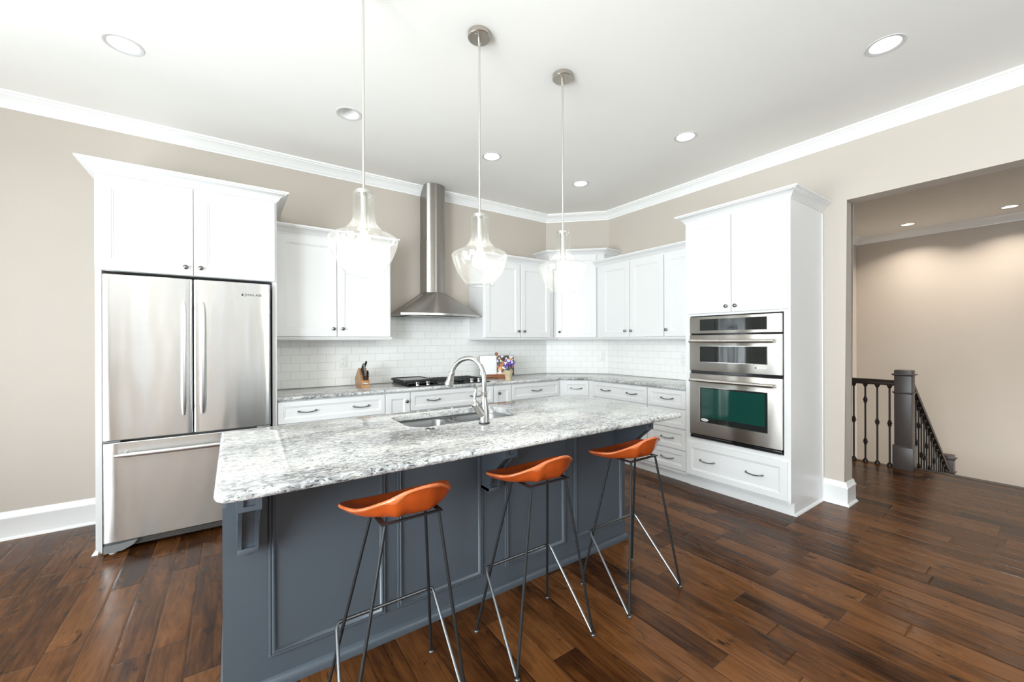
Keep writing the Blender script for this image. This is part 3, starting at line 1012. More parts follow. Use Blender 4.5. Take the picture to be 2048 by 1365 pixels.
d = bowed(-0.455, -0.0055, 0.722, 1.783, 0.072, 0.004).build('left_door', M['fridge'], F)
bar_handle(d, (-0.05, 0.857), (-0.05, 1.625), 0.030, 0.044)
d = bowed(-0.0005, 0.4565, 0.722, 1.783, 0.072, 0.004).build('right_door', M['fridge'], F)
bar_handle(d, (0.050, 0.857), (0.050, 1.625), 0.030, 0.044)
text_part('logo', 'JENN-AIR', 0.026, M['logo'], d, (0.348, -0.0042, 1.694), (PI / 2, 0, 0))
MB().box(0.276, 0.2875, -0.0048, -0.0025, 1.686, 1.702).build('logo_square', M['logo'], d)
d = bowed(-0.453, 0.4565, 0.074, 0.707, 0.072, 0.005).build('freezer_drawer', M['fridge'], F)
bar_handle(d, (-0.392, 0.632), (0.392, 0.632), 0.028, 0.046, False)
g = MB().box(-0.448, 0.448, 0.03, 0.07, 0.026, 0.068).build('grille', M['greyplastic'], F)
for i in range(4):
    MB().box(-0.31, 0.43, 0.024, 0.031, 0.029 + 0.010 * i, 0.034 + 0.010 * i).build('slat', M['pewter'], g)
for s in (-1, 1):
    m = MB()
    pr = [(0.448, 0.012), (0.448, 0.060), (0.372, 0.060), (0.33, 0.066), (0.29, 0.066), (0.31, 0.04), (0.36, 0.016)]
    m.prism([(s * a, z) for a, z in pr], -0.004, 0.06, lambda a, z, h: (a, h, z))
    m.build('foot_cover', M['greyplastic'], F)
    MB().lathe([(0.02, 0.0), (0.02, 0.014)], (s * 0.41, 0.03, 0), 16).build('levelling_foot', M['plastic_white'], F)
for x0, x1 in ((-0.455, -0.37), (0.37, 0.455)):
    MB().box(x0, x1, 0.004, 0.06, 0.709, 0.720, 0.003).build('hinge', M['greyplastic'], F)

# ------------------------------------------------------------------ tall oven cabinet and wall oven
T = thing('oven_cabinet', 'tall white crowned cabinet that houses the wall oven, with a drawer below', 'cabinet', (3.47, 2.165, 0), -PI / 2)
TW, TD = 0.86, XR - 3.47 - 0.002
b = MB()
b.box(0, 0.046, 0, TD, 0.105, 2.44)
b.box(0, 0.046, 0.058, TD, 0.0, 0.105)
b.box(TW - 0.046, TW, 0, TD, 0.105, 2.44)
b.box(TW - 0.046, TW, 0.058, TD, 0.0, 0.105)
b.box(0.046, TW - 0.046, 0, TD, 1.572, 2.44)
b.box(0.046, TW - 0.046, 0, TD, 0.105, 0.465)
b.box(0.046, TW - 0.046, 0.45, TD, 0.465, 1.572)
b.build('carcass', M['cab'], T)
MB().box(0.0465, TW - 0.0465, 0.058, 0.074, 0, 0.1045).build('toe_kick', M['cab'], T)
front(T, [('door', 0.020, 0.4225, 1.591, 2.418, 0.388, 1.642), ('door', 0.4275, 0.842, 1.591, 2.418, 0.464, 1.642)], 0.06)
front(T, [('drawer', 0.014, 0.842, 0.122, 0.424, [0.212, 0.605])], 0.05)
MB().sweep([(0.0, TD), (0.0, 0.0), (TW, 0.0), (TW, TD)], CCROWN, 2.431).build('crown_molding', M['cab'], T)
MB().sweep([(TW, 0.062), (TW, TD)], [(0, 0), (0.016, 0), (0.015, 0.006), (0.008, 0.014), (0, 0.018)], 0).build('shoe_molding', M['cab'], T)
MB().box(TW, TW + 0.010, TD - 0.022, TD, 0.018, 2.42, 0.003).build('scribe_molding', M['cab'], T)

O = thing('wall_oven', 'stainless combination wall oven: narrow microwave door above a large oven door', 'oven', (3.44, 2.165, 0), -PI / 2)
MB().box(0.055, 0.812, 0.032, 0.46, 0.47, 1.566).build('housing', M['blackgloss'], O)
cp = MB().box(0.056, 0.810, 0.0, 0.030, 1.413, 1.560, 0.003).build('control_panel', M['oven'], O)
MB().box(0.155, 0.707, -0.001, 0.004, 1.437, 1.538).build('display', M['microglass'], cp)


def oven_door(name, z0, z1, wz0, wz1, hz, mg):
    d = MB().box(0.055, 0.811, 0.0, 0.034, z0, z1, 0.004).build(name, M['oven'], O)
    MB().frame_sweep(0.150, 0.711, wz0 - 0.004, wz1 + 0.004, 0.0, [(0, 0), (0, 0.002), (0.005, 0.002), (0.005, 0)]).build('window_trim', M['chrome'], d)
    g_ = MB().box(0.155, 0.706, -0.0012, 0.004, wz0, wz1).build('glass', M['microglass'], d)
    if mg is not M['microglass']:
        MB().box(0.172, 0.692, -0.0016, 0.003, wz0 + 0.045, wz1 - 0.012).build('tinted_pane', mg, g_)
    h = MB().tube([(0.085, -0.052, hz), (0.775, -0.052, hz)], 0.0155, 20).build('handle', M['rod'], d)
    for x in (0.100, 0.760):
        MB().box(x - 0.01, x + 0.01, -0.05, 0.001, hz - 0.009, hz + 0.009, 0.003).build('standoff', M['rod'], h)
    return d


d = oven_door('microwave_door', 1.080, 1.399, 1.160, 1.299, 1.345, M['microglass'])
text_part('logo', 'JENN-AIR', 0.017, M['logo_white'], d, (0.672, -0.0012, 1.129), (PI / 2, 0, 0))
MB().box(0.618, 0.6275, -0.0012, 0.001, 1.1235, 1.135).build('logo_square', M['logo'], d)
d = oven_door('oven_door', 0.506, 1.053, 0.622, 0.935, 0.997, M['ovenglass'])
m = MB().lathe([(0.0001, -0.0024), (0.030, -0.0024), (0.033, -0.0012), (0.033, 0.0)], (0, 0, 0), 32, 'Y', cap=False)
for v in m.bm.verts:
    v.co.z *= 0.36
bd = m.build('badge', M['logo_white'], d, (0.198, -0.0011, 0.645))
for i in range(7):
    MB().box(-0.020 + 0.006 * i, -0.0165 + 0.006 * i, -0.0029, -0.002, -0.0035, 0.0035).build('badge_letter', M['logo'], bd)
MB().box(0.060, 0.806, 0.004, 0.03, 0.478, 0.498, 0.002).build('lower_vent', M['blackgloss'], O)
MB().box(0.060, 0.806, 0.000, 0.03, 0.472, 0.478).build('vent_trim', M['pewter'], O)

# ------------------------------------------------------------------ range hood
H = thing('range_hood', 'stainless chimney range hood with a flared canopy above the cooktop', 'range hood', (1.815, D, 1.612))


def hp(pts):
    return [(x - 1.815, y - D) for x, y in pts]


cb = hp([(1.372, D - 0.001), (1.366, 3.90)] + arc3((1.366, 3.90), (2.264, 3.90), (1.815, 3.775), 22)[1:-1] + [(2.264, 3.90), (2.258, D - 0.001)])
ct = hp([(1.702, D - 0.001), (1.702, 4.066)] + arc3((1.702, 4.066), (1.928, 4.066), (1.815, 4.016), 22)[1:-1] + [(1.928, 4.066), (1.928, D - 0.001)])
m = MB()
rings = [[(x, y, 0.024) for x, y in offset_poly(cb, 0.003)]]
for i in range(9):
    u = i / 8
    rings.append([(a[0] + (c[0] - a[0]) * u, a[1] + (c[1] - a[1]) * u, 0.026 + 0.238 * u) for a, c in zip(offset_poly(cb, 0.003), ct)])
m.loops(rings, True, False, True)
m.build('canopy', M['hood'], H, sharp=25)
m = MB().loops([[(x, y, 0.0) for x, y in cb], [(x, y, 0.025) for x, y in cb]], True, False, True)
rim = bpy.data.objects
m2 = MB()
m2.loops([[(x, y, 0.004) for x, y in offset_poly(cb, 0.02)], [(x, y, 0.0) for x, y in offset_poly(cb, 0.002)], [(x, y, 0.002) for x, y in cb], [(x, y, 0.024) for x, y in cb], [(x, y, 0.026) for x, y in offset_poly(cb, 0.004)]], True, True, True)
lip = m2.build('lip', M['steel'], H, sharp=25)
for i in range(4):
    MB().lathe([(0.0001, 0), (0.004, 0), (0.004, -0.004), (0.0001, -0.004)], (-0.045 + 0.03 * i, -0.4788, 0.013), 10, 'Y', cap=False).build('button', M['chrome'], lip)
for x0, x1 in ((-0.36, -0.005), (0.005, 0.36)):
    MB().box(x0, x1, -0.40, -0.06, -0.004, 0.006).build('grease_filter', M['pewter'], H)
ch = lambda e: hp([(1.708 + e, D - 0.001), (1.708 + e, 4.066)] + arc3((1.708 + e, 4.066), (1.922 - e, 4.066), (1.815, 4.020 + e), 16)[1:-1] + [(1.922 - e, 4.066), (1.922 - e, D - 0.001)])
MB().prism(ch(0.0), 0.262, 0.82).build('chimney_sleeve', M['hood'], H, sharp=30)
MB().prism(ch(0.003), 0.80, ZC - 1.612 - 0.001).build('upper_chimney', M['hood'], H, sharp=30)

# ------------------------------------------------------------------ worktops
ZS0, ZS1 = 0.884, 0.914


def slab_obj(name, poly, org, r, holes, label, cat):
    ox, oy = org
    q = lambda P: [(x - ox, y - oy) for x, y in P]
    o = MB().slab(q(poly), 0.0, ZS1 - ZS0, r, [q(h) for h in holes]).build(name, M['granite'], None, (ox, oy, ZS0), sharp=40)
    return tag(o, label, cat)


slab_obj('countertop', [(0.2855, D - 0.001), (0.2855, 3.606), (3.204, 3.606), (3.452, 3.358), (3.452, 2.1655), (XR - 0.001, 2.1655), (XR - 0.001, 3.6605), (3.509, D - 0.001)],
         (0.2855, 3.606), 0.013, [], 'L-shaped granite countertop along the tiled walls, running round the angled corner', 'countertop')
SINKHOLE = round_rect(0.735, 1.432, 1.935, 2.312, [0.10, 0.10, 0.06, 0.06])
slab_obj('island_countertop', round_rect(-0.046, 2.246, 1.408, 2.43, [0.05, 0.05, 0.03, 0.03]), (-0.046, 1.408), 0.014, [SINKHOLE],
         'long overhanging grey and white granite slab on the island, cut out for the sink', 'countertop')

# ------------------------------------------------------------------ island
I = thing('kitchen_island', 'slate blue panelled kitchen island base with moulded frames and corbels', 'kitchen island', (0, 1.83, 0))
X0, X1, ID = -0.02, 2.192, 0.56
MB().box(X0, X1, 0.0, 0.02, 0.0, 0.8835).build('front_panel', M['isl'], I)
MB().box(X0, X0 + 0.02, 0.02, ID, 0.0, 0.8835).build('end_panel', M['isl'], I)
MB().box(X1 - 0.02, X1, 0.02, ID, 0.0, 0.8835).build('end_panel', M['isl'], I)
MB().box(X0 + 0.02, X1 - 0.02, ID - 0.02, ID, 0.09, 0.8835).build('rear_panel', M['isl'], I)
MB().box(X0 + 0.02, X1 - 0.02, 0.02, ID - 0.02, 0.09, 0.11).build('floor_panel', M['isl'], I)
MOLD = [(0.0, 0.0), (0.0, 0.007), (0.003, 0.011), (0.007, 0.011), (0.009, 0.008), (0.011, 0.010), (0.015, 0.013), (0.019, 0.011), (0.021, 0.006), (0.024, 0.004), (0.025, 0.0)]
for a, c in ((0.113, 0.565), (0.619, 1.073), (1.214, 1.654), (1.723, 2.171)):
    MB().frame_sweep(a, c, 0.124, 0.835, 0.0, MOLD).build('panel_molding', M['isl'], I, sharp=50)
SHOE = [(0, 0), (0.022, 0), (0.022, 0.018), (0.018, 0.03), (0.010, 0.038), (0, 0.042)]
MB().sweep([(X0, ID), (X0, 0.0), (X1, 0.0), (X1, ID)], SHOE).build('base_molding', M['isl'], I)
for xs in (X0, X1):
    s = -1 if xs == X0 else 1
    b = MB()
    b.box(min(xs, xs + s * 0.012), max(xs, xs + s * 0.012), 0.0, 0.07, 0.042, 0.735)
    b.box(min(xs, xs + s * 0.012), max(xs, xs + s * 0.012), ID - 0.07, ID, 0.042, 0.735)
    b.box(min(xs, xs + s * 0.012), max(xs, xs + s * 0.012), 0.07, ID - 0.07, 0.042, 0.12)
    b.box(min(xs, xs + s * 0.012), max(xs, xs + s * 0.012), 0.07, ID - 0.07, 0.665, 0.735)
    b.build('end_trim', M['isl'], I)


def corbel(xc):
    """curved bracket; local y = 0 at the panel"""
    f = lambda a, b_, h: (h, a, b_)
    low = bez([(-0.232, 0.79), (-0.205, 0.765), (-0.150, 0.715), (-0.112, 0.665), (-0.092, 0.62), (-0.088, 0.592)], 5)
    side = [(0.0, 0.8835), (-0.232, 0.8835)] + [(p.x, p.y) for p in low] + [(-0.080, 0.584), (0.0, 0.584)]
    inner = [(0.0, 0.8835), (-0.222, 0.8835), (-0.222, 0.80)] + [(p.x + 0.012, p.y + 0.002) for p in low[1:]] + [(0.0, 0.592)]
    w = 0.0325
    m = MB()
    m.prism(inner, xc - w + 0.010, xc + w - 0.010, f)
    m.prism(side, xc - w, xc - w + 0.013, f)
    m.prism(side, xc + w - 0.013, xc + w, f)
    c = m.build('corbel', M['isl'], I, sharp=30)
    # raised front frame of the block and of the curve
    b = MB()
    b.box(xc - w - 0.003, xc + w + 0.003, -0.240, -0.002, 0.79, 0.806)
    b.box(xc - w - 0.003, xc - w + 0.016, -0.240, -0.002, 0.806, 0.8835)
    b.box(xc + w - 0.016, xc + w + 0.003, -0.240, -0.002, 0.806, 0.8835)
    b.box(xc - w + 0.016, xc + w - 0.016, -0.231, -0.002, 0.806, 0.8835)
    b.build('corbel_block', M['isl'], c)
    MB().box(xc - w, xc + w, -0.091, -0.002, 0.584, 0.604, 0.002).build('corbel_foot', M['isl'], c)
    MB().box(xc - 0.016, xc + 0.016, -0.060, -0.002, 0.566, 0.584, 0.003).build('corbel_nub', M['isl'], c)


for xc in (0.045, 1.0945, 2.152):
    corbel(xc)

# ------------------------------------------------------------------ sink, faucet, button
K = thing('kitchen_sink', 'undermount stainless double-bowl sink set into the island', 'sink', (1.0835, 2.12, ZS0))


def basin(name, x0, x1, y0, y1, z0, dep, r):
    m = MB()
    rings = []
    for ins, z in ((0, z0), (0.004, z0 - 0.01), (0.008, z0 - dep + 0.05), (0.018, z0 - dep + 0.018), (0.045, z0 - dep), (0.10, z0 - dep - 0.004)):
        rings.append([(x, y, z) for x, y in round_rect(x0 + ins, x1 - ins, y0 + ins, y1 - ins, max(0.015, r - ins * 0.6), 6)])
    m.loops(rings, True, False, True)
    o = m.build(name, M['sink'], K)
    cx, cy = (x0 + x1) / 2, (y0 + y1) / 2
    MB().lathe([(0.0001, z0 - dep - 0.002), (0.030, z0 - dep - 0.001), (0.042, z0 - dep + 0.001), (0.045, z0 - dep - 0.004), (0.0001, z0 - dep - 0.006)], (cx, cy, 0), 28, cap=False).build('drain', M['chrome'], o)
    return o


basin('left_basin', -0.352, -0.0175, -0.19, 0.197, -0.014, 0.19, 0.07)
basin('right_basin', 0.0175, 0.352, -0.19, 0.197, -0.014, 0.19, 0.07)
m = MB()
a, c = round_rect(-0.352, -0.0175, -0.19, 0.197, 0.07, 6), round_rect(0.0175, 0.352, -0.19, 0.197, 0.07, 6)
m.fill([round_rect(-0.375, 0.375, -0.213, 0.22, 0.08, 6), a, c], -0.014)
m.loops([[(x, y, -0.014) for x, y in round_rect(-0.352, 0.352, -0.19, 0.197, 0.07, 6)], [(x, y, -0.0005) for x, y in round_rect(-0.353, 0.353, -0.191, 0.198, 0.07, 6)], [(x, y, -0.0005) for x, y in round_rect(-0.372, 0.372, -0.21, 0.217, 0.08, 6)]])
m.build('flange', M['sink'], K)

FA = thing('kitchen_faucet', 'stainless gooseneck pull-down faucet standing at the sink on the island', 'faucet', (1.09, 1.835, ZS1))
MB().lathe([(0.0001, 0), (0.0285, 0), (0.0285, 0.009), (0.027, 0.010), (0.0001, 0.010)], seg=32, cap=False).build('base_ring', M['rubber'], FA)
MB().lathe([(0.0001, 0.0095), (0.028, 0.010), (0.0285, 0.03), (0.0275, 0.05), (0.0235, 0.085), (0.0185, 0.115), (0.0155, 0.135), (0.0150, 0.150), (0.0165, 0.158), (0.0175, 0.166), (0.0155, 0.168), (0.0001, 0.168)], seg=32, cap=False).build('body', M['steel'], FA)
dx, dy = math.cos(R(114)), math.sin(R(114))
sp2 = bez([(0.0, 0.16), (0.0, 0.235), (0.008, 0.278), (0.034, 0.318), (0.075, 0.341), (0.120, 0.342), (0.165, 0.326), (0.200, 0.295), (0.218, 0.262)], 7)
MB().tube([(p.x * dx, p.x * dy, p.y) for p in sp2], 0.0128, 18).build('spout', M['chrome'], FA)
hd = [(0.216, 0.268), (0.2185, 0.258), (0.222, 0.246), (0.229, 0.224), (0.237, 0.200), (0.240, 0.192)]
MB().tube([(a * dx, a * dy, z) for a, z in hd], [0.0145, 0.0168, 0.0168, 0.020, 0.0245, 0.0235], 20).build('spray_head', M['chrome'], FA)
MB().tube([(-0.004, 0, 0.042), (-0.030, 0, 0.078), (-0.044, 0, 0.098)], [0.0245, 0.0225, 0.0215], 20).build('valve_arm', M['steel'], FA)
m = MB().sphere((-0.049, 0, 0.104), 0.0222)
m.tube(bez([(-0.054, 0, 0.112), (-0.057, 0, 0.135), (-0.053, 0, 0.165), (-0.050, 0, 0.188), (-0.056, 0, 0.206), (-0.058, 0, 0.210)], 5), [0.0105] * 4 + [0.0085] * 8 + [0.0075] * 20, 14)
m.build('lever', M['chrome'], FA)

tag(MB().lathe([(0.0001, 0.002), (0.014, 0.002), (0.0145, 0.0045), (0.020, 0.0045), (0.0235, 0.003), (0.024, 0.0), (0.0001, 0.0)], seg=32, cap=False).build('disposal_button', M['pewter'], None, (0.803, 1.874, ZS1 + 0.0002)),
    'small round metal disposal switch button on the island in front of the sink', 'switch button')

# ------------------------------------------------------------------ cooktop and griddle
CT = thing('gas_cooktop', 'black gas cooktop with cast iron grates and steel knobs under the hood', 'cooktop', (1.815, 3.925, ZS1))
MB().box(-0.455, 0.455, -0.235, 0.245, 0.0002, 0.010, 0.004).build('body', M['blackgloss'], CT)
for i, x0 in enumerate((-0.445, -0.145, 0.155)):
    b = MB()
    x1 = x0 + 0.29
    for y0 in (-0.175, 0.0):
        pass
    for y in (-0.175, 0.225):
        b.box(x0, x1, y - 0.008, y + 0.008, 0.022, 0.036, 0.002)
    for x in (x0 + 0.008, x1 - 0.008):
        b.box(x - 0.008, x + 0.008, -0.18, 0.23, 0.010, 0.036, 0.002)
    for k in range(1, 6):
        x = x0 + 0.29 * k / 6
        b.box(x - 0.005, x + 0.005, -0.168, 0.218, 0.026, 0.040, 0.002)
    b.box(x0, x1, 0.02, 0.034, 0.024, 0.036, 0.002)
    b.build('grate', M['castiron'], CT)
for x, y in ((-0.3, -0.08), (-0.3, 0.13), (0.0, 0.03), (0.3, -0.08), (0.3, 0.13)):
    MB().lathe([(0.0001, 0.024), (0.032, 0.024), (0.036, 0.018), (0.042, 0.010), (0.0001, 0.010)], (x, y, 0), 24, cap=False).build('burner', M['castiron'], CT)
for x in (-0.355, -0.248, 0.0, 0.238, 0.325):
    MB().lathe([(0.0001, 0.009), (0.0195, 0.010), (0.0185, 0.022), (0.0125, 0.025), (0.0125, 0.027), (0.0195, 0.030), (0.0195, 0.044), (0.017, 0.046), (0.0001, 0.046)], (x, -0.213, 0), 24, cap=False).build('knob', M['chrome'], CT)
G = thing('griddle', 'flat rectangular griddle plate with raised black rim lying on the left cooktop grate', 'griddle', (1.502, 3.955, ZS1 + 0.0405))
m = MB()
gr = [(0.0, 0.0), (0.0, 0.018), (0.004, 0.020), (0.012, 0.020), (0.018, 0.012)]
m.loops([[(x, y, z) for x, y in round_rect(-0.158 + i, 0.158 - i, -0.195 + i, 0.195 - i, max(0.004, 0.02 - i), 4)] for i, z in gr], True, True, False)
m.build('pan', M['castiron'], G)
m = MB().prism(round_rect(-0.1405, 0.1405, -0.1775, 0.1775, 0.006, 4), 0.0105, 0.0125)
m.build('cooking_surface', M['griddle'], G)

# ------------------------------------------------------------------ knife block, knives, scissors
KB = thing('knife_block', 'slanted beech knife block with steel plate on the counter left of the cooktop', 'knife block', (1.025, 4.01, ZS1), R(-3))
side = [(-0.14, 0.0), (-0.14, 0.066), (-0.008, 0.180), (0.016, 0.180), (0.178, 0.073), (0.142, 0.0)]
MB().prism(side, -0.035, 0.035, lambda a, b_, h: (h, a, b_)).build('body', M['beech'], KB)
MB().box(-0.026, 0.026, -0.1425, -0.139, 0.034, 0.048, 0.001).build('name_plate', M['steel'], KB)
nrm = Vector((0, -0.654, 0.757))
hdir = Vector((0, -0.80, 0.60))
tan_ = Vector((0, 0.757, 0.654))
p0 = Vector((0, -0.14, 0.066))
kr = Matrix.Rotation(R(-3), 4, 'Z')


def knife(s, x, ln, rad, label, cap=True, group='knives in the beech block'):
    base = p0 + tan_ * s + Vector((x, 0, 0)) + nrm * 0.0006
    w = kr @ base + Vector((1.025, 4.01, ZS1))
    k = thing('kitchen_knife', label, 'knife', w, R(-3), group)
    pts = [hdir * u * ln for u in (0, 0.12, 0.5, 0.85, 1.0)]
    prof = [0.85, 0.95, 0.85, 1.0, 0.85]
    m = MB()
    rings = []
    for p, q in zip(pts, prof):
        rings.append([tuple(p + tan_ * (math.cos(2 * PI * j / 12) * rad * 1.25 * q) + Vector((math.sin(2 * PI * j / 12) * rad * 1.05 * q, 0, 0))) for j in range(12)])
    m.loops(rings, True, True, True)
    m.build('handle', M['castiron'], k)
    m = MB()
    e = hdir * ln
    m.loops([[tuple(e + hdir * (h - 0.006) + tan_ * (math.cos(2 * PI * j / 12) * rad * 1.3 * q) + Vector((math.sin(2 * PI * j / 12) * rad * 0.9 * q, 0, 0))) for j in range(12)] for h, q in ((0, 1.0), (0.014, 1.0), (0.019, 0.7))], True, True, True)
    if cap:
        m.build('end_cap', M['chrome'], k)
    else:
        m.build('end_cap', M['castiron'], k)
    m = MB()
    m.loops([[tuple(hdir * h + tan_ * (math.cos(2 * PI * j / 12) * rad * 1.2) + Vector((math.sin(2 * PI * j / 12) * rad * 0.8, 0, 0))) for j in range(12)] for h in (0.0, 0.014)], True, True, True)
    m.build('bolster', M['chrome'], k)
    m = MB()
    m.loops([[tuple(hdir * u + tan_ * (rad * 1.0 + math.sin(2 * PI * j / 8) * rad * 0.34) + Vector((math.cos(2 * PI * j / 8) * rad * 0.42, 0, 0))) for j in range(8)] for u in (0.012, ln - 0.004)], True, True, True)
    if cap:
        m.build('tang', M['chrome'], k)
    return k


knife(0.160, 0.012, 0.115, 0.0095, 'black round-ended sharpening steel, topmost handle in the knife block', False)
knife(0.142, -0.014, 0.108, 0.0092, 'steel-capped knife just below the black-ended top handle of the block')
knife(0.115, -0.012, 0.108, 0.0092, 'third knife handle from the top of the block, steel-capped')
knife(0.089, -0.011, 0.104, 0.0092, 'fourth knife handle from the top of the block, in the left column')
knife(0.064, -0.010, 0.098, 0.009, 'fifth knife handle from the top of the block, in the left column')
knife(0.040, -0.010, 0.088, 0.0085, 'sixth knife handle from the top, second lowest in the left column')
knife(0.017, -0.010, 0.078, 0.0082, 'lowest left steak knife handle in the knife block')
knife(0.017, 0.016, 0.078, 0.0082, 'lowest right steak knife handle in the block, below the scissors')
sb = kr @ (p0 + tan_ * 0.060 + Vector((0.020, 0, 0)) + nrm * 0.0006) + Vector((1.025, 4.01, ZS1))
SC = thing('scissors', 'black-handled kitchen scissors standing in the right of the knife block', 'scissors', sb, R(-3))
for s in (-1, 1):
    ring = []
    for j in range(21):
        a = 2 * PI * j / 20
        ring.append(hdir * (0.058 + 0.024 * math.cos(a)) + tan_ * (s * 0.0125 + 0.0105 * math.sin(a)))
    m = MB().tube([hdir * 0.0 + tan_ * s * 0.003, hdir * 0.022 + tan_ * s * 0.004, hdir * 0.038 + tan_ * s * 0.010], 0.004, 8)
    m.tube(ring, 0.0038, 8, cap=False)
    m.build('finger_loop', M['castiron'], SC)

# ------------------------------------------------------------------ cookbook on its stand, lavender
brot = R(-30)
BX, BY = 2.545, 3.99
BS = thing('cookbook_stand', 'cherry wood cookbook easel with ledge and finial holding the open book', 'cookbook stand', (BX, BY, ZS1), brot)
tilt = R(14)


def tl2(y, z):
    return (y * math.cos(tilt) + z * math.sin(tilt), z * math.cos(tilt) - y * math.sin(tilt))


MB().box(-0.125, 0.125, -0.040, 0.028, 0.006, 0.034, 0.005).build('ledge', M['cherry'], BS)
MB().box(-0.125, 0.125, -0.046, -0.036, 0.030, 0.050, 0.003).build('page_stop', M['cherry'], BS)
m = MB()
for a, c in ((-0.10, -0.075), (-0.012, 0.012), (0.075, 0.10)):
    q = [tl2(y, z) for y, z in ((0.014, 0.03), (0.024, 0.03), (0.024, 0.27), (0.014, 0.27))]
    m.prism(q, a, c, lambda y, z, h: (h, y, z))
q = [tl2(y, z) for y, z in ((0.014, 0.245), (0.026, 0.245), (0.026, 0.275), (0.014, 0.275))]
m.prism(q, -0.11, 0.11, lambda y, z, h: (h, y, z))
m.build('back_rest', M['cherry'], BS)
fy, fz = tl2(0.019, 0.296)
m = MB().lathe([(0.0001, -0.006), (0.015, -0.006), (0.020, 0.0), (0.015, 0.006), (0.0001, 0.006)], (0, fy, fz), 24, 'Y', cap=False)
m.tube([(0, fy, fz - 0.024), (0, fy, fz - 0.012)], 0.006, 8)
m.build('finial', M['cherry'], BS)
MB().box(-0.012, 0.012, 0.028, 0.115, 0.0, 0.008).build('rear_foot', M['cherry'], BS)
MB().prism([(0.105, 0.008), (0.115, 0.008), (0.088, 0.235), (0.078, 0.235)], -0.01, 0.01, lambda y, z, h: (h, y, z)).build('prop', M['cherry'], BS)
for x in (-0.10, 0.10):
    MB().box(x - 0.012, x + 0.012, -0.038, 0.026, 0.0, 0.007).build('foot', M['cherry'], BS)

BK = thing('open_cookbook', 'open cookbook on the wooden easel: white text page left, food photograph right', 'book', (BX, BY, ZS1 + 0.0025), brot)


def page(x0, x1, name, mat):
    m = MB()
    n = 8
    rings = []
    for i in range(n + 1):
        u = i / n
        x = x0 + (x1 - x0) * u
        h = 0.010 * math.sin(PI * min(1, abs(x) / 0.2) ** 0.6) + 0.002
        ya, za = tl2(0.010 - h, 0.036)
        yb, zb = tl2(0.010, 0.036)
        yc, zc = tl2(0.010, 0.268)
        yd, zd = tl2(0.010 - h, 0.268)
        rings.append([(x, ya, za), (x, yb, zb), (x, yc, zc), (x, yd, zd)])
    m.loops(rings, True, True, True)
    return m.build(name, mat, BK, sharp=30)


page(-0.200, -0.001, 'left_page', M['text_page'])
page(0.001, 0.200, 'right_page', M['photo_page'])
q = [tl2(y, z) for y, z in ((0.0102, 0.035), (0.0135, 0.035), (0.0135, 0.272), (0.0102, 0.272))]
MB().prism(q, -0.205, 0.205, lambda y, z, h: (h, y, z)).build('cover', M['castiron'], BK)

PT = thing('potted_lavender', 'small purple lavender in a tan raffia pot at the front edge of the counter', 'potted plant', (2.492, 3.672, ZS1 + 0.0004))
MB().lathe([(0.0001, 0.0), (0.034, 0.0), (0.035, 0.010), (0.033, 0.022), (0.034, 0.034), (0.041, 0.060), (0.047, 0.095), (0.050, 0.112), (0.051, 0.116), (0.047, 0.116), (0.044, 0.104), (0.0001, 0.104)], seg=36, cap=False).build('pot', M['pot'], PT)
rnd = random.Random(4)
for i in range(26):
    a, rr = rnd.uniform(0, 2 * PI), rnd.uniform(0.0, 0.034)
    bx, by = rr * math.cos(a), rr * math.sin(a)
    ln = rnd.uniform(0.055, 0.115) * (1.1 - rr * 8)
    lean = 0.30 + rr * 14
    tx, ty = bx + ln * lean * math.cos(a) * 0.6 + 0.006, by + ln * lean * math.sin(a) * 0.6
    s = MB().tube([(bx, by, 0.104), ((bx * 0.5 + tx * 0.5), (by * 0.5 + ty * 0.5), 0.104 + ln * 0.55), (tx, ty, 0.104 + ln)], [0.002, 0.0018, 0.0015], 6).build('stem', M['stem'], PT)
    m = MB()
    d = Vector((tx - bx, ty - by, ln)).normalized()
    p = Vector((tx, ty, 0.104 + ln))
    for k in range(5):
        m.sphere(tuple(p + d * (0.008 * k - 0.016)), 0.0062 - 0.0008 * abs(k - 1.5), u=8, v=6)
    m.build('flower_spike', M['lavender'], s)

# ------------------------------------------------------------------ outlets


def outlet(loc, rot, label):
    t = thing('wall_outlet', label, 'power outlet', loc, rot, 'white outlets on the tiled walls')
    pl_ = MB().box(-0.036, 0.036, -0.0055, 0.0, -0.059, 0.059, 0.0025).build('cover_plate', M['plastic_white'], t)
    for z in (-0.022, 0.022):
        r = MB().prism([(0.0165 * math.copysign(abs(math.cos(a)) ** 0.6, math.cos(a)), z + 0.0145 * math.copysign(abs(math.sin(a)) ** 0.8, math.sin(a))) for a in [2 * PI * i / 24 for i in range(24)]], -0.0068, -0.005, lambda x, zz, h: (x, h, zz)).build('receptacle', M['plastic_white'], t)
        m = MB()
        m.box(-0.0075, -0.0055, -0.0074, -0.006, z + 0.000, z + 0.008)
        m.box(0.0055, 0.0075, -0.0074, -0.006, z + 0.000, z + 0.0065)
        m.box(-0.002, 0.002, -0.0074, -0.006, z - 0.009, z - 0.005)
        m.build('slots', M['slot'], r)
    return t


outlet((0.902, D - 0.0088, 1.152), 0, 'white power outlet on the tile left of the knife block')
outlet((2.86, D - 0.0088, 1.152), 0, 'white power outlet on the tile behind the open cookbook')
dd = 0.744
outlet((3.51 + dd * c45 - 0.0088 * c45, D - dd * c45 - 0.0088 * c45, 1.141), -PI / 4, 'white power outlet on the angled corner tile')
outlet((XR - 0.0088, 2.578, 1.136), -PI / 2, 'white power outlet on the side wall tile beside the oven cabinet')

# ------------------------------------------------------------------ bar stools


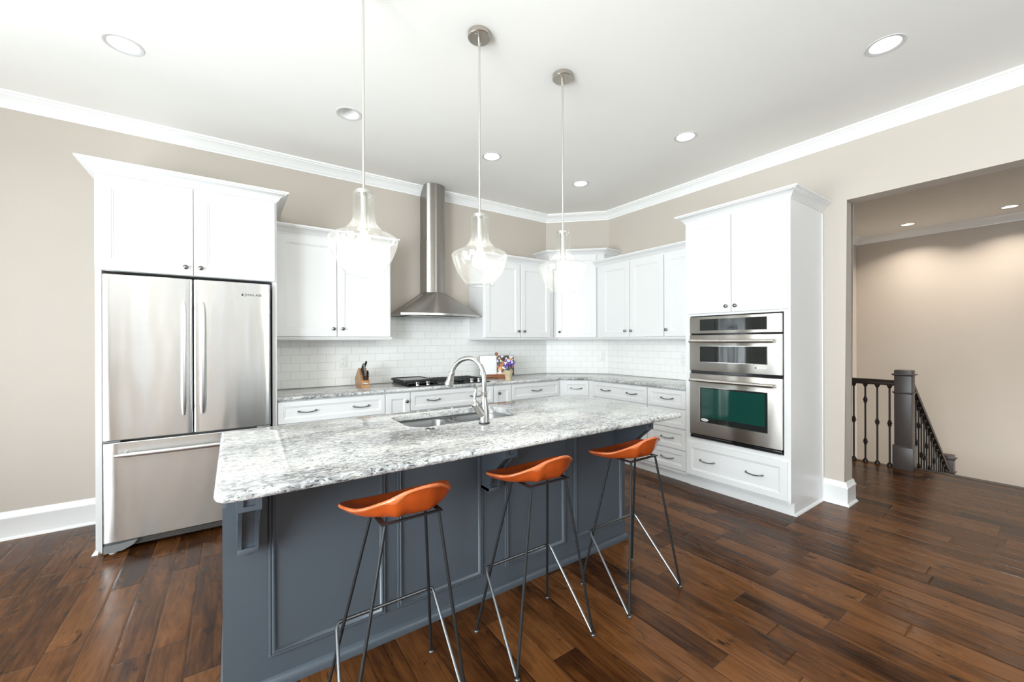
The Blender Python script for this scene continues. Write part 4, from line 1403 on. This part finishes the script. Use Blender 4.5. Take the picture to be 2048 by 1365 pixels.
def make_stool(loc, label):
    t = thing('bar_stool', label, 'bar stool', loc, 0, 'leather saddle bar stools at the island')
    A, RB, RF = 0.217, 0.162, 0.100
    cx, cy = 0.044, 0.082

    def sst(a, b_, x):
        x = max(0, min(1, (x - a) / (b_ - a)))
        return x * x * (3 - 2 * x)

    cx, cy = 0.064, 0.060
    RP = [(-0.155, 0.160, 0.741), (-0.150, 0.095, 0.744), (-0.115, 0.028, 0.753), (-0.045, -0.036, 0.786), (0.015, -0.064, 0.813), (0.085, -0.076, 0.825), (0.150, -0.066, 0.819), (0.200, -0.036, 0.790), (0.240, 0.028, 0.760), (0.268, 0.095, 0.748), (0.272, 0.160, 0.741), (0.170, 0.178, 0.734), (0.060, 0.182, 0.731), (-0.050, 0.178, 0.733)]
    RIM = [tuple(q) for q in bez(RP[-2:] + RP + RP[:3], 6)[12:12 + 6 * len(RP)]]

    NT_, NR = len(RIM), 16
    top, bot = [], []
    thick = 0.023
    for j in range(NR + 1):
        u = max(0.001, j / NR)
        rt, rb_ = [], []
        for i in range(NT_):
            px_, py_, zr = RIM[i]
            x, y = cx + (px_ - cx) * u, cy + (py_ - cy) * u
            z = 0.713 + (zr - 0.713) * u ** 4.6
            edge = max(0, (u - 0.9) / 0.1)
            rt.append((x, y, z - 0.005 * edge ** 2))
            lug = 0.0
            zb = z - thick + 0.004 * edge ** 2
            for lx in (0.0, 0.118):
                g_ = math.exp(-(((x - lx) / 0.026) ** 2 + ((y + 0.026) / 0.026) ** 2))
                lug += g_
            zb = zb * (1 - min(1, lug) * 0.85) + min(zb, 0.7045) * min(1, lug) * 0.85
            rb_.append((x, y, max(zb, 0.7037)))
        top.append(rt)
        bot.append(rb_)
    m = MB()
    m.loops(top[::-1], True, False, True)
    m.loops(bot, True, True, False)
    seat = m.build('seat', M['leather'], t, sharp=None)
    seat.data.polygons.foreach_set('use_smooth', [True] * len(seat.data.polygons))
    # leather edge, coloured paler to paint in its highlight
    m = MB()
    E0, E1 = top[-1], bot[-1]
    out = []
    for k in range(7):
        f = k / 6
        ring = []
        for i in range(NT_):
            a, b_ = E0[i], E1[i]
            th = math.atan2(RIM[i][1] - cy, RIM[i][0] - cx)
            o_ = 0.006 * math.sin(PI * f) + 0.0004
            ring.append((a[0] + o_ * math.cos(th), a[1] + o_ * math.sin(th), a[2] + (b_[2] - a[2]) * f))
        out.append(ring)
    m.loops(out)
    e = m.build('edge_binding', M['leather_edge'], seat, sharp=None)
    e.data.polygons.foreach_set('use_smooth', [True] * len(e.data.polygons))
    e['label'] = 'rounded leather edge, highlight painted in paler orange'
    FT = {'a': ((-0.213, -0.163), (-0.05, -0.045)), 'b': ((0.213, -0.163), (0.155, -0.045)), 'c': ((-0.213, 0.165), (-0.06, 0.09)), 'd': ((0.213, 0.165), (0.155, 0.09))}
    pm = MB().box(-0.066, 0.171, -0.055, -0.035, 0.6985, 0.7035, 0.002)
    pm.box(-0.072, 0.171, 0.078, 0.100, 0.6985, 0.7035, 0.002)
    pm.box(-0.066, -0.046, -0.036, 0.079, 0.6985, 0.7032)
    pm.box(0.150, 0.171, -0.036, 0.079, 0.6985, 0.7032)
    pm.build('seat_plate', M['iron'], t)
    for k, (f, tp) in FT.items():
        m = MB().tube([(f[0], f[1], 0.006), (tp[0], tp[1], 0.6988)], 0.0062, 10)
        leg = m.build('leg', M['iron'], t)
        MB().lathe([(0.0001, 0.0), (0.011, 0.0), (0.0115, 0.004), (0.008, 0.008), (0.0001, 0.009)], (f[0], f[1], 0.0003), 16, cap=False).build('foot_pad', M['lit_iron'], leg)
    yb, zb = 0.140, 0.292
    m = MB()
    L_ = (-0.166, yb, zb)
    R_ = (0.200, yb, zb)
    pts = [(-0.213, -0.155, 0.010), (-0.178, yb - 0.014, zb - 0.014), (-0.170, yb + 0.002, zb), (-0.155, yb + 0.004, zb + 0.002)]
    pts2 = [(0.190, yb + 0.004, zb + 0.002), (0.206, yb + 0.002, zb), (0.210, yb - 0.014, zb - 0.014), (0.213, -0.155, 0.010)]
    m.tube(pts + pts2, 0.0062, 10)
    m.build('footrest', M['lit_iron'], t)
    return t


make_stool((0.493, 1.478, 0), 'orange leather saddle stool on black rods nearest the refrigerator end of the island')
make_stool((1.140, 1.472, 0), 'orange leather saddle stool in the middle of the island row, between two others')
make_stool((1.801, 1.456, 0), 'orange leather saddle stool nearest the oven cabinet, at the far end of the island')

# ------------------------------------------------------------------ stair railing


def newel(loc, label, h, w, name='newel_post'):
    t = thing(name, label, 'newel post', loc)
    s = w / 2
    MB().box(-s - 0.012, s + 0.012, -s - 0.012, s + 0.012, 0, 0.235, 0.004).build('plinth', M['newel'], t)
    MB().sweep([(-s - 0.012, s + 0.012), (-s - 0.012, -s - 0.012), (s + 0.012, -s - 0.012), (s + 0.012, s + 0.012), (-s - 0.012, s + 0.012)], [(-0.012, 0), (0.0, 0), (-0.003, 0.008), (-0.010, 0.016), (-0.012, 0.016)], 0.234, cap=False).build('plinth_molding', M['newel'], t)
    MB().box(-s, s, -s, s, 0.235, h, 0.004).build('shaft', M['newel'], t)
    for z, e in ((h - 0.235, 0.014), (h - 0.048, 0.020)):
        MB().sweep([(-s, s), (-s, -s), (s, -s), (s, s), (-s, s)], [(0, -0.012), (e * 0.4, -0.008), (e, 0.0), (e, 0.008), (0, 0.008)], z, cap=False).build('collar', M['newel'], t)
    return t


newel((5.775, 1.125, 0.0), 'square dark brown newel post at the top of the stairs', 1.035, 0.135)
newel((7.98, 1.13, -1.71), 'dark lower newel post far down at the foot of the stair rail', 1.50, 0.13)


def baluster(parent, x, y, z0, z1, knuckles, r=0.0085):
    m = MB()
    pr = [(0.0001, z0), (0.024, z0), (0.024, z0 + 0.012), (0.014, z0 + 0.030), (r, z0 + 0.036)]
    for k in sorted(knuckles):
        pr += [(r, k - 0.038), (0.012, k - 0.034), (0.012, k - 0.026), (0.018, k - 0.022), (0.018, k - 0.015), (0.013, k - 0.011), (0.023, k - 0.003), (0.023, k + 0.003), (0.013, k + 0.011), (0.018, k + 0.015), (0.018, k + 0.022), (0.012, k + 0.026), (0.012, k + 0.034), (r, k + 0.038)]
    pr += [(r, z1 - 0.036), (0.014, z1 - 0.030), (0.022, z1 - 0.012), (0.022, z1), (0.0001, z1)]
    m.lathe(pr, (x, y, 0), 12, cap=False)
    return m.build('baluster', M['rodiron'], parent)


LR = thing('landing_railing', 'level dark railing with knuckled iron balusters beside the stair opening', 'railing', (5.768, 1.75, 0))
HRP = [(-0.030, 0.0), (0.030, 0.0), (0.034, 0.012), (0.030, 0.022), (0.034, 0.040), (0.024, 0.056), (0.0, 0.060), (-0.024, 0.056), (-0.034, 0.040), (-0.030, 0.022), (-0.034, 0.012)]
MB().prism(HRP, -0.557, 0.537, lambda a, b_, h: (a, h, 0.866 + b_)).build('handrail', M['rail'], LR)
for i in range(10):
    y = 1.240 + 0.1008 * i
    baluster(LR, 0.0, y - 1.75, 0.0035, 0.868, [0.457] if i % 3 != 2 else [0.226, 0.688])
SR = thing('stair_railing', 'sloping dark stair rail with iron balusters descending beyond the newel post', 'railing', (5.85, 1.13, 0))
x0, z0, x1, z1 = 0.014, 0.99, 2.04, -0.385
sl = (z1 - z0) / (x1 - x0)
MB().prism(HRP, 0.0, 1.0, lambda a, b_, h: (x0 + (x1 - x0) * (0.0 + h), a, z0 + (z1 - z0) * h + b_ - 0.03)).build('handrail', M['rail'], SR)
for i in range(15):
    x = 0.16 + 0.13 * i
    step = -0.19 * (int((x + 5.85 - 5.9) / 0.27) + 1)
    zt = z0 + sl * x - 0.028
    zk = step + (zt - step) * 0.55
    baluster(SR, x, 0.0, step + 0.0005, zt, [zk] if i % 3 else [step + (zt - step) * 0.3, step + (zt - step) * 0.78])
